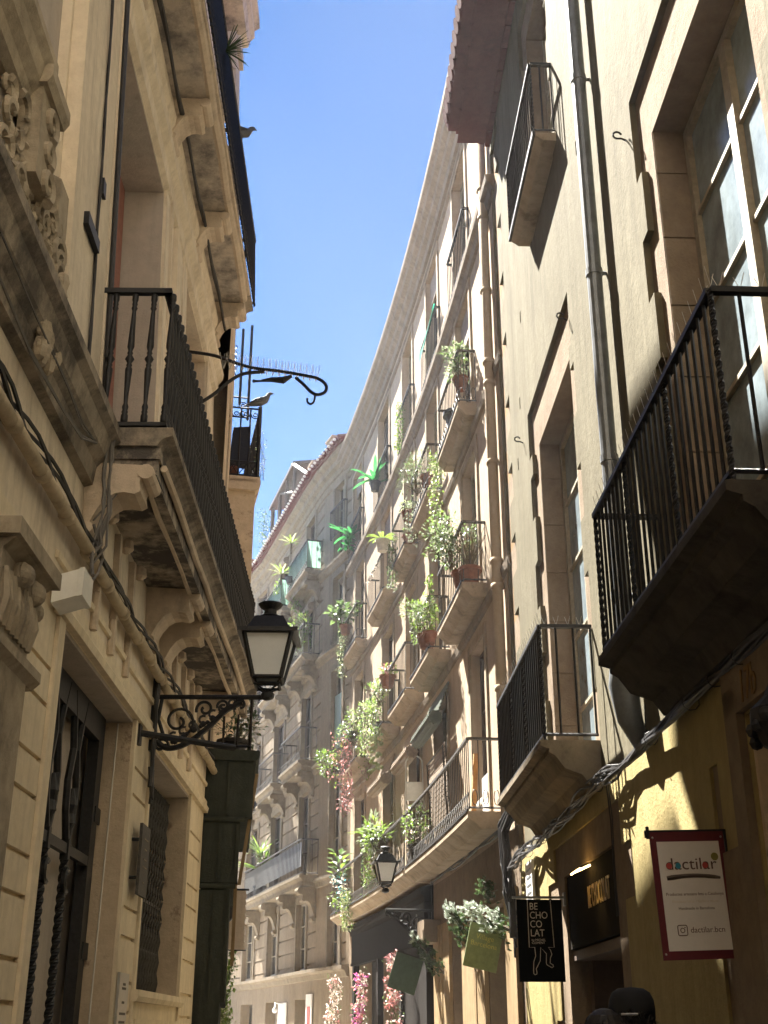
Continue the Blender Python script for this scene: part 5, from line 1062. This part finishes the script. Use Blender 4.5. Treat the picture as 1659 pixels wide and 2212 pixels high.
def fancy(F, par, s0, s1, n1, z0, h):
    m = MB(); A, S = F.out(s0), F.along(s0); U = V((0, 0, 1))
    for z in (z0 + .04, z0 + .3, z0 + h): m.bar(F(s0, 0, z), F(s0, n1, z), .025); m.bar(F(s0, n1, z), F(s1, n1, z), .025)
    for i in range(4): n = n1 * i / 3; m.bar(F(s0, n, z0), F(s0, n, z0 + h), .022)
    for i in range(12): s = s0 + (s1 - s0) * i / 11; m.bar(F(s, n1, z0), F(s, n1, z0 + h), .02)
    m.bar(F(s0, n1, z0 - .05), F(s0, n1, z0 + h + .05), .05)
    for i in range(3):
        c = F(s0, n1 * (i + .5) / 3, z0 + h - .12); m.tube(arcpts(c, A, U, .07, 3.2, 6.3, 9), .01, 5); m.tube(arcpts(c, A, U, .035, 0, 6, 8), .009, 5)
        m.tube([F(s0, n1 * i / 3, z0 + .04), F(s0, n1 * (i + 1) / 3, z0 + .3)], .008, 4); m.tube([F(s0, n1 * (i + 1) / 3, z0 + .04), F(s0, n1 * i / 3, z0 + .3)], .008, 4)
    return m.build('railing', iron, par)
fancy(FMd, ub, 4.55, 7.6, .50, 10.95, 1.35)
m = MB(); A, U = FMd.out(5), V((0, 0, 1))
for (n, z, z1) in ((.32, 12.3, 14.3), (.16, 12.6, 14.2)): m.bar(FMd(5.0, n, z), FMd(5.0, n, z1), .035)
for z in (12.75, 12.35): m.bar(FMd(5.0, -.1, z), FMd(5.0, .32, z), .025)
m.tube(arcpts(FMd(5.0, .22, 12.58), A, U, .085, 0, 11, 26, .015), .011, 5); m.tube(arcpts(FMd(5, .22, 12.42), A, U, .05, 0, 6, 12), .01, 5)
for i in range(6): m.tube(arcpts(FMd(5.0, .02, 13.2 + .12 * i), A, U, .045, 0, 6.3, 9), .008, 4)
m.build('stair_railing', iron, ub)
b = MB(); b.hexa([FMd(4.75, .02, 11.3), FMd(4.95, .02, 11.3), FMd(4.95, .38, 11.3), FMd(4.75, .38, 11.3), FMd(4.75, .06, 12.0), FMd(4.95, .06, 12.0), FMd(4.95, .36, 12.05), FMd(4.75, .36, 12.05)]); one(b, 'dark_screen', iron, FMd(4.8, .2, 11), 'dark screen panel behind the rail of the balcony with the pigeon', 'screen')
b = MB(); b.ball(FMd(4.75, .10, 11.15), .10); one(b, 'clay_ball_planter', terra, FMd(4.8, .1, 11.05), 'round clay planter behind the X pattern of the pigeon balcony', 'planter', smooth=True)
plant('balcony_vine', FMd(4.6, .55, 11.3), 'sparse vine straggling outside the balcony with the pigeon', lambda m, p: trail(m, [p + U_ * .5, p, p - U_ * .35], 110, .055, .03, .13, (0, 1)), pm=None, group=G1, mats=[L_dark, L_pale])
def pigeon(base, head, label, sc=1.0):
    t = thing('pigeon', base, label, 'pigeon', 'pigeons'); h = V(head).normalized(); S = h.cross(V((0, 0, 1))); U = V((0, 0, 1)); B = V(base)
    bm = MB(); path = [B + h * x * sc + U * z * sc for x, z in ((-.26, .07), (-.16, .09), (-.08, .105), (.0, .115), (.07, .135), (.105, .175), (.12, .215), (.15, .225), (.17, .22), (.195, .212))]
    bm.tube(path, [r * sc for r in (.006, .025, .055, .068, .058, .034, .028, .026, .012, .003)], 10)
    for sg in (-1, 1): bm.tube([B + h * .0 + S * sg * .025 * sc + U * .06 * sc, B + h * .01 + S * sg * .025 * sc], .006 * sc, 5)
    bm.build('body', feather, t, True); wm = MB()
    for sg in (-1, 1): wm.tube([B + h * x * sc + S * sg * y * sc + U * z * sc for x, y, z in ((.05, .055, .13), (-.03, .062, .115), (-.12, .04, .095), (-.22, .012, .075))], [.012 * sc, .03 * sc, .022 * sc, .004], 7)
    wm.build('wing', flat('dark_wing_feather', (.06, .062, .068), .7), t, True)
pigeon(FM(4.55, .5, 11.82), (1, -.25, 0), 'grey pigeon perched on the balcony rail against the blue sky', 1.25)
pigeon(FL(12.4, .535, 12.16), (1, .5, 0), 'dark pigeon peeking over the upper railing of the cream building', 1.1)
plant('rail_tuft', FL(10.4, .56, 11.7), 'spiky tuft growing through the upper railing of the cream building', lambda m, p: [m.blade(p, V((rnd.uniform(.2, 1), rnd.uniform(-.6, .6), rnd.uniform(-.7, .8))), rnd.uniform(.18, .34), .007, .3) for i in range(40)], pm=None, group=G1, mats=[L_dark])
# the dark green wooden shopfront, three tiers, with the planted terrace on it
gs = thing('green_shopfront', FM(1.5, 0, 0), 'dark green painted wooden shopfront stepping out in tiers beyond the cream building', 'shopfront'); b = MB()
b.box(FM, .15, 3.2, 0, .58, 3.95, 4.62); b.box(FM, .15, 3.2, 0, .44, 3.2, 3.9); b.box(FM, .15, 3.2, 0, .36, 1.9, 3.12); b.box(FM, .15, 3.2, 0, .30, 0, 1.9)
b.build('tier', greenw, gs); b = MB()
b.prof(FM, .10, 3.25, [(0, 4.62), (.6, 4.62), (.64, 4.68), (.64, 4.74), (0, 4.76)]); b.tube([FM(.12, 0, 3.92), FM(.12, .50, 3.92)], .03, 8); b.tube([FM(.12, 0, 3.16), FM(.12, .42, 3.16)], .03, 8)
for (n, z0, z1) in ((.27, 3.97, 4.6), (.02, 3.97, 4.6), (.40, 3.25, 3.88), (.2, 3.25, 3.88), (.02, 3.25, 3.88), (.33, 1.95, 3.1), (.17, 1.95, 3.1), (.27, 0, 1.85)): b.box(FM, .125, .15, n, n + .03, z0, z1)
b.build('moulding', greenw, gs)
b = MB(); b.hexa([FM(.3, .44, 3.2), FM(.4, .44, 3.2), FM(.4, .48, 3.2), FM(.3, .48, 3.2), FM(.3, .60, 4.5), FM(.4, .60, 4.5), FM(.4, .64, 4.5), FM(.3, .64, 4.5)]); b.box(FM, .3, .36, .40, .44, 2.3, 3.2); one(b, 'leaning_shutter', wood, FM(.3, .5, 3.8), 'narrow weathered shutter leaf leaning along the edge of the green shopfront', 'shutter')
railing(FM, MBd, .3, 4.2, .52, 4.78, .75, .16, .02, iron, name='terrace_railing', lattice=True)
plant('terrace_plant', FM(1.0, .3, 4.8), 'silver green plants behind the terrace rail above the green shopfront', lambda m, p: [bush(m, p + V((.0, .3, .35)), .3, .8, .35, 420, .10, .06, (0, 1), 14)], .2, .25, potdark, G1, 'plant', [L_grey, L_dark])
ban = thing('cloth_banner', FM(4.4, .4, 3.2), 'blank grey cloth banner hanging from a pole past the green shopfront', 'banner'); b = MB()
for i in range(8):
    z0, z1 = 2.72 + i * .105, 2.72 + (i + 1) * .105; k = lambda z: .02 * math.sin(z * 9); b.hexa([FM(4.4 + k(z0), .18, z0), FM(4.42 + k(z0), .18, z0), FM(4.42 + k(z0), .62, z0), FM(4.4 + k(z0), .62, z0), FM(4.4 + k(z1), .22, z1), FM(4.42 + k(z1), .22, z1), FM(4.42 + k(z1), .60, z1), FM(4.4 + k(z1), .60, z1)])
b.build('cloth', greypanel, ban); b = MB(); b.bar(FM(4.41, .0, 3.57), FM(4.41, .65, 3.57), .02); b.bar(FM(4.41, .16, 2.71), FM(4.41, .64, 2.71), .012); b.build('pole', iron, ban)
b = MB(); b.lathe(FM(3.9, .32, 3.05), [(.02, 0), (.09, .05), (.11, .15), (.09, .26), (.04, .36), (.02, .42)], 10); b.tube([FM(3.9, 0, 3.5), FM(3.9, .32, 3.47)], .015, 6); one(b, 'drop_lamp', iron, FM(3.9, .2, 3.2), 'dark drop shaped lamp beside the blank grey banner', 'lamp')
b = MB(); b.lathe(FM(7.5, .55, 2.55), [(.08, 0), (.12, .35), (.13, .36)], 4); wl_ = thing('white_lantern', FM(7.5, .3, 2.6), 'small white lantern on the far left wall below the grey banner', 'lamp'); b.build('lantern_glass', milk, wl_); b = MB(); b.tube([FM(7.5, 0, 2.9), FM(7.5, .55, 3.0)], .02, 6); b.lathe(FM(7.5, .55, 2.91), [(.16, 0), (.06, .12), (.02, .2)], 8); b.build('lantern_roof', iron, wl_)
plant('hanging_ivy', FM(10.5, .9, 2.9), 'column of sunlit yellow green ivy hanging at the far left of the street', lambda m, p: trail(m, [p + U_ * .35, p - U_ * .3, p + V((-.05, 0, -.9)), p + V((-.1, 0, -1.2))], 520, .13, .09, .22, (0, 1)), pm=None, group=G1, mats=[L_bright, L_green])
plant('street_planter', FM(9.5, .7, .0), 'pale flowering shrub in a tall dark planter at the foot of the hanging ivy', lambda m, p: bush(m, p + V((0, 0, .45)), .32, .4, .55, 520, .09, .06, (0, 1, 1), 16), .25, 1.35, potdark, G1, 'plant', [L_bright, L_pale])
plant('purple_plant', FM(10.0, .75, 3.25), 'purple leaved plant above the sunlit hanging ivy', lambda m, p: [m.blade(p, V((math.cos(i), math.sin(i), .5)), .4, .03, 1.0) for i in range(16)], pm=None, group=G1, mats=[L_red])
b = MB(); b.box(FM, 12, 14, .0, .1, 1.75, 1.95); one(b, 'lit_shop_sign', lampglow, FM(13, 0, 1.8), 'small lit yellow shop sign low at the far end of the street', 'shop sign')
# house closing the view beyond the bend
EH = thing('end_house', (-9, 52, 0), 'shaded house closing the far end of the street', 'building'); FE = Facade([(-16, 50), (2, 52)], -1)
b = MB(); b.box(FE, 0, 18, -.5, 0, 0, 13); b.build('wall', jambm, EH)
FB = Facade([(-16, -11), (16, -10)], 1)  # unseen house, added so its sunlit front brightens the shaded left side
HB = thing('added_house_behind', (0, -9.5, 0), 'unseen pale house added behind the viewer to bounce sunlight into the street', 'building')
hw = [(a, a + 1.2, z, z + 2.2, .3, None) for a in (3, 8, 13, 18, 23, 28) for z in (.0, 4.4, 8.4, 12.4)]
wall(FB, 0, 32, 0, 18, hw).build('wall', plaster('white_limewash', (.78, .71, .58), (.84, .78, .66), None), HB)
b = MB(); b.box(FB, 0, 32, -5, -.32, 0, 17.9); b.build('building_body', cream, HB)
for r in hw: window(FB, HB, r[0] + .01, r[1] - .01, r[2], r[3], .2, framed, glassd, 3)
# ================================================================== people at the bottom edge (heads only inside the picture)
def person(x, y, top, face, label, hat=None, hair=True):
    t = thing('person', (x, y, 0), label, 'person', None); H = top; fx, fy = math.sin(face), math.cos(face); k = H / 1.75
    Pp = lambda sx, fw, z: V((x + (sx * fy + fw * fx) * k, y + (-sx * fx + fw * fy) * k, z * k))
    def skinmesh(name, verts, edges, radii, mat, lv=2):
        me = bpy.data.meshes.new(name); me.from_pydata([tuple(v) for v in verts], edges, []); ob = bpy.data.objects.new(name, me); COL.objects.link(ob)
        md = ob.modifiers.new('s', 'SKIN'); md.use_smooth_shade = True
        for i, r in enumerate(radii): me.skin_vertices[0].data[i].radius = (r * k, r * k) if not isinstance(r, tuple) else (r[0] * k, r[1] * k)
        me.skin_vertices[0].data[0].use_root = True
        sb = ob.modifiers.new('d', 'SUBSURF'); sb.levels = sb.render_levels = lv
        dg = bpy.context.evaluated_depsgraph_get(); m2 = bpy.data.meshes.new_from_object(ob.evaluated_get(dg)); m_ = MB()
        m_.add([v.co for v in m2.vertices], [tuple(p.vertices) for p in m2.polygons]); bpy.data.objects.remove(ob); bpy.data.meshes.remove(me); bpy.data.meshes.remove(m2)
        return m_.build(name, mat, t, True)
    vs = [Pp(0, 0, .95), Pp(0, 0, 1.15), Pp(0, 0, 1.36), Pp(0, .01, 1.47), Pp(0, .02, 1.56), Pp(0, .03, 1.64), Pp(0, .02, 1.70)]; rs = [.14, .13, .15, .06, .06, .078, .062]; es = [(0, 1), (1, 2), (2, 3), (3, 4), (4, 5), (5, 6)]
    for sg in (-1, 1):
        i = len(vs); vs += [Pp(sg * .10, 0, .88), Pp(sg * .11, .04, .50), Pp(sg * .11, -.02, .09), Pp(sg * .12, .13, .03)]; rs += [.085, .06, .042, .035]; es += [(0, i), (i, i + 1), (i + 1, i + 2), (i + 2, i + 3)]
        i = len(vs); vs += [Pp(sg * .19, 0, 1.38), Pp(sg * .24, -.02, 1.10), Pp(sg * .25, .08, .86), Pp(sg * .25, .11, .78)]; rs += [.055, .042, .03, .028]; es += [(2, i), (i, i + 1), (i + 1, i + 2), (i + 2, i + 3)]
        for fi, (d, l) in enumerate(((-.03, .075), (-.01, .085), (.01, .08), (.03, .065))):
            j = len(vs); vs += [Pp(sg * .25 + d * .3, .11 + d, .745), Pp(sg * .245 + d * .3, .125 + d, .745 - l)]; rs += [.009, .007]; es += [(i + 3, j), (j, j + 1)]
        j = len(vs); vs += [Pp(sg * .22, .16, .76)]; rs += [.01]; es += [(i + 3, j)]
    skinmesh('body', vs, es, rs, skin)
    skinmesh('coat', [Pp(0, 0, .86), Pp(0, 0, 1.1), Pp(0, 0, 1.38), Pp(-.19, 0, 1.39), Pp(-.245, -.02, 1.10), Pp(-.25, .07, .88), Pp(.19, 0, 1.39), Pp(.245, -.02, 1.10), Pp(.25, .07, .88)], [(0, 1), (1, 2), (2, 3), (3, 4), (4, 5), (2, 6), (6, 7), (7, 8)], [.17, .155, .17, .075, .058, .045, .075, .058, .045], coat)
    skinmesh('trousers', [Pp(0, 0, .93), Pp(-.10, 0, .86), Pp(-.11, .04, .5), Pp(-.11, -.01, .12), Pp(.10, 0, .86), Pp(.11, .04, .5), Pp(.11, -.01, .12)], [(0, 1), (1, 2), (2, 3), (0, 4), (4, 5), (5, 6)], [.155, .10, .075, .06, .10, .075, .06], jean)
    m_ = MB(); c = Pp(0, .025, 1.645); h_ = []
    for i in range(7):
        a = -.5 + 2.07 * i / 6; h_.append((max(.002, .090 * k * math.cos(a)), .112 * k * math.sin(a)))
    if hair: m_.lathe(c - V((fx, fy, 0)) * .012, h_, 16)
    if hair:
        for i in range(420):
            v_ = rv().normalized(); v_.z = abs(v_.z) * (1 if i % 3 else -.35); p_ = c - V((fx, fy, 0)) * .012 + V((v_.x * .090 * k, v_.y * .090 * k, v_.z * .110 * k)); m_.blade(p_, v_.cross(rv()) + v_ * .12 - V((0, 0, .5)), rnd.uniform(.025, .05), .0035, .6, 0, 3)
        m_.build('hair', hairm, t)
    if hat:
        m_ = MB(); m_.lathe(c + V((0, 0, .012)), [(.098 * k, -.01), (.10 * k, .03), (.096 * k, .065), (.082 * k, .095), (.055 * k, .112), (.002, .118)], 18)
        cp = m_.build('cap', capm, t, True); m_ = MB()
        f_ = V((fx, fy, 0)); s_ = V((fy, -fx, 0)); m_.add([c + f_ * .085 * k + s_ * .072 * k, c + f_ * .085 * k - s_ * .072 * k, c + f_ * .2 * k - s_ * .05 * k, c + f_ * .2 * k + s_ * .05 * k] + [c + f_ * .085 * k + s_ * .072 * k + U_ * .012, c + f_ * .085 * k - s_ * .072 * k + U_ * .012, c + f_ * .2 * k - s_ * .05 * k + U_ * .004, c + f_ * .2 * k + s_ * .05 * k + U_ * .004], [(0, 1, 2, 3), (7, 6, 5, 4), (0, 4, 5, 1), (1, 5, 6, 2), (2, 6, 7, 3), (3, 7, 4, 0)]); m_.build('brim', capm, cp)
        m_ = MB(); m_.tube([c + (f_ * -math.cos(a) + s_ * math.sin(a)) * .101 * k + U_ * .02 for a in (-.35, -.12, .12, .35)], .005, 5); m_.build('cap_strap', alu, cp)
        m_ = MB()
    for sg in (-1, 1):
        m_ = MB(); m_.ball(Pp(sg * .083, .02, 1.63), .026 * k, 0, .4, .7, 1.1, 8, 6); m_.build('ear', skin, t, True)
        m_ = MB(); m_.ball(Pp(sg * .03, .098, 1.645), .012 * k, 0, 1, 1, 1, 8, 6); m_.build('eye', dark, t, True)
    m_ = MB(); m_.tube([Pp(0, .102, 1.65), Pp(0, .125, 1.605), Pp(0, .105, 1.595)], .012 * k, 6); m_.build('nose', skin, t, True); m_ = MB(); m_.tube([Pp(-.022, .092, 1.565), Pp(0, .10, 1.565), Pp(.022, .092, 1.565)], .005 * k, 5); m_.build('mouth', redd, t, True)
person(1.06, 5.6, 1.755, .3, 'person in a black cap with a pale rear strap, by the shop door', hat=True)
person(.80, 4.75, 1.675, .1, 'person with dark hair, crown just showing below the person in the black cap')
person(1.08, 4.1, 1.618, .2, 'person with dark hair, only the top showing below the crimson bordered banner')

# ================================================================== thin haze added to veil the street with scattered sunlight
hz_ = MB(); hz_.hexa([(-22, -16, -1.2), (24, -16, -1.2), (24, 62, -1.2), (-22, 62, -1.2), (-22, -16, 22), (24, -16, 22), (24, 62, 22), (-22, 62, 22)])
hm, hn, hb = mat_base('hazy_air'); hn.nodes.remove(hb); pv = hn.nodes.new('ShaderNodeVolumePrincipled'); pv.inputs['Color'].default_value = (.93, .96, 1, 1); pv.inputs['Density'].default_value = 0.0010; pv.inputs['Anisotropy'].default_value = .35
hn.links.new(pv.outputs[0], hn.nodes['Material Output'].inputs['Volume'])
tag(hz_.build('haze', hm), kind='stuff')
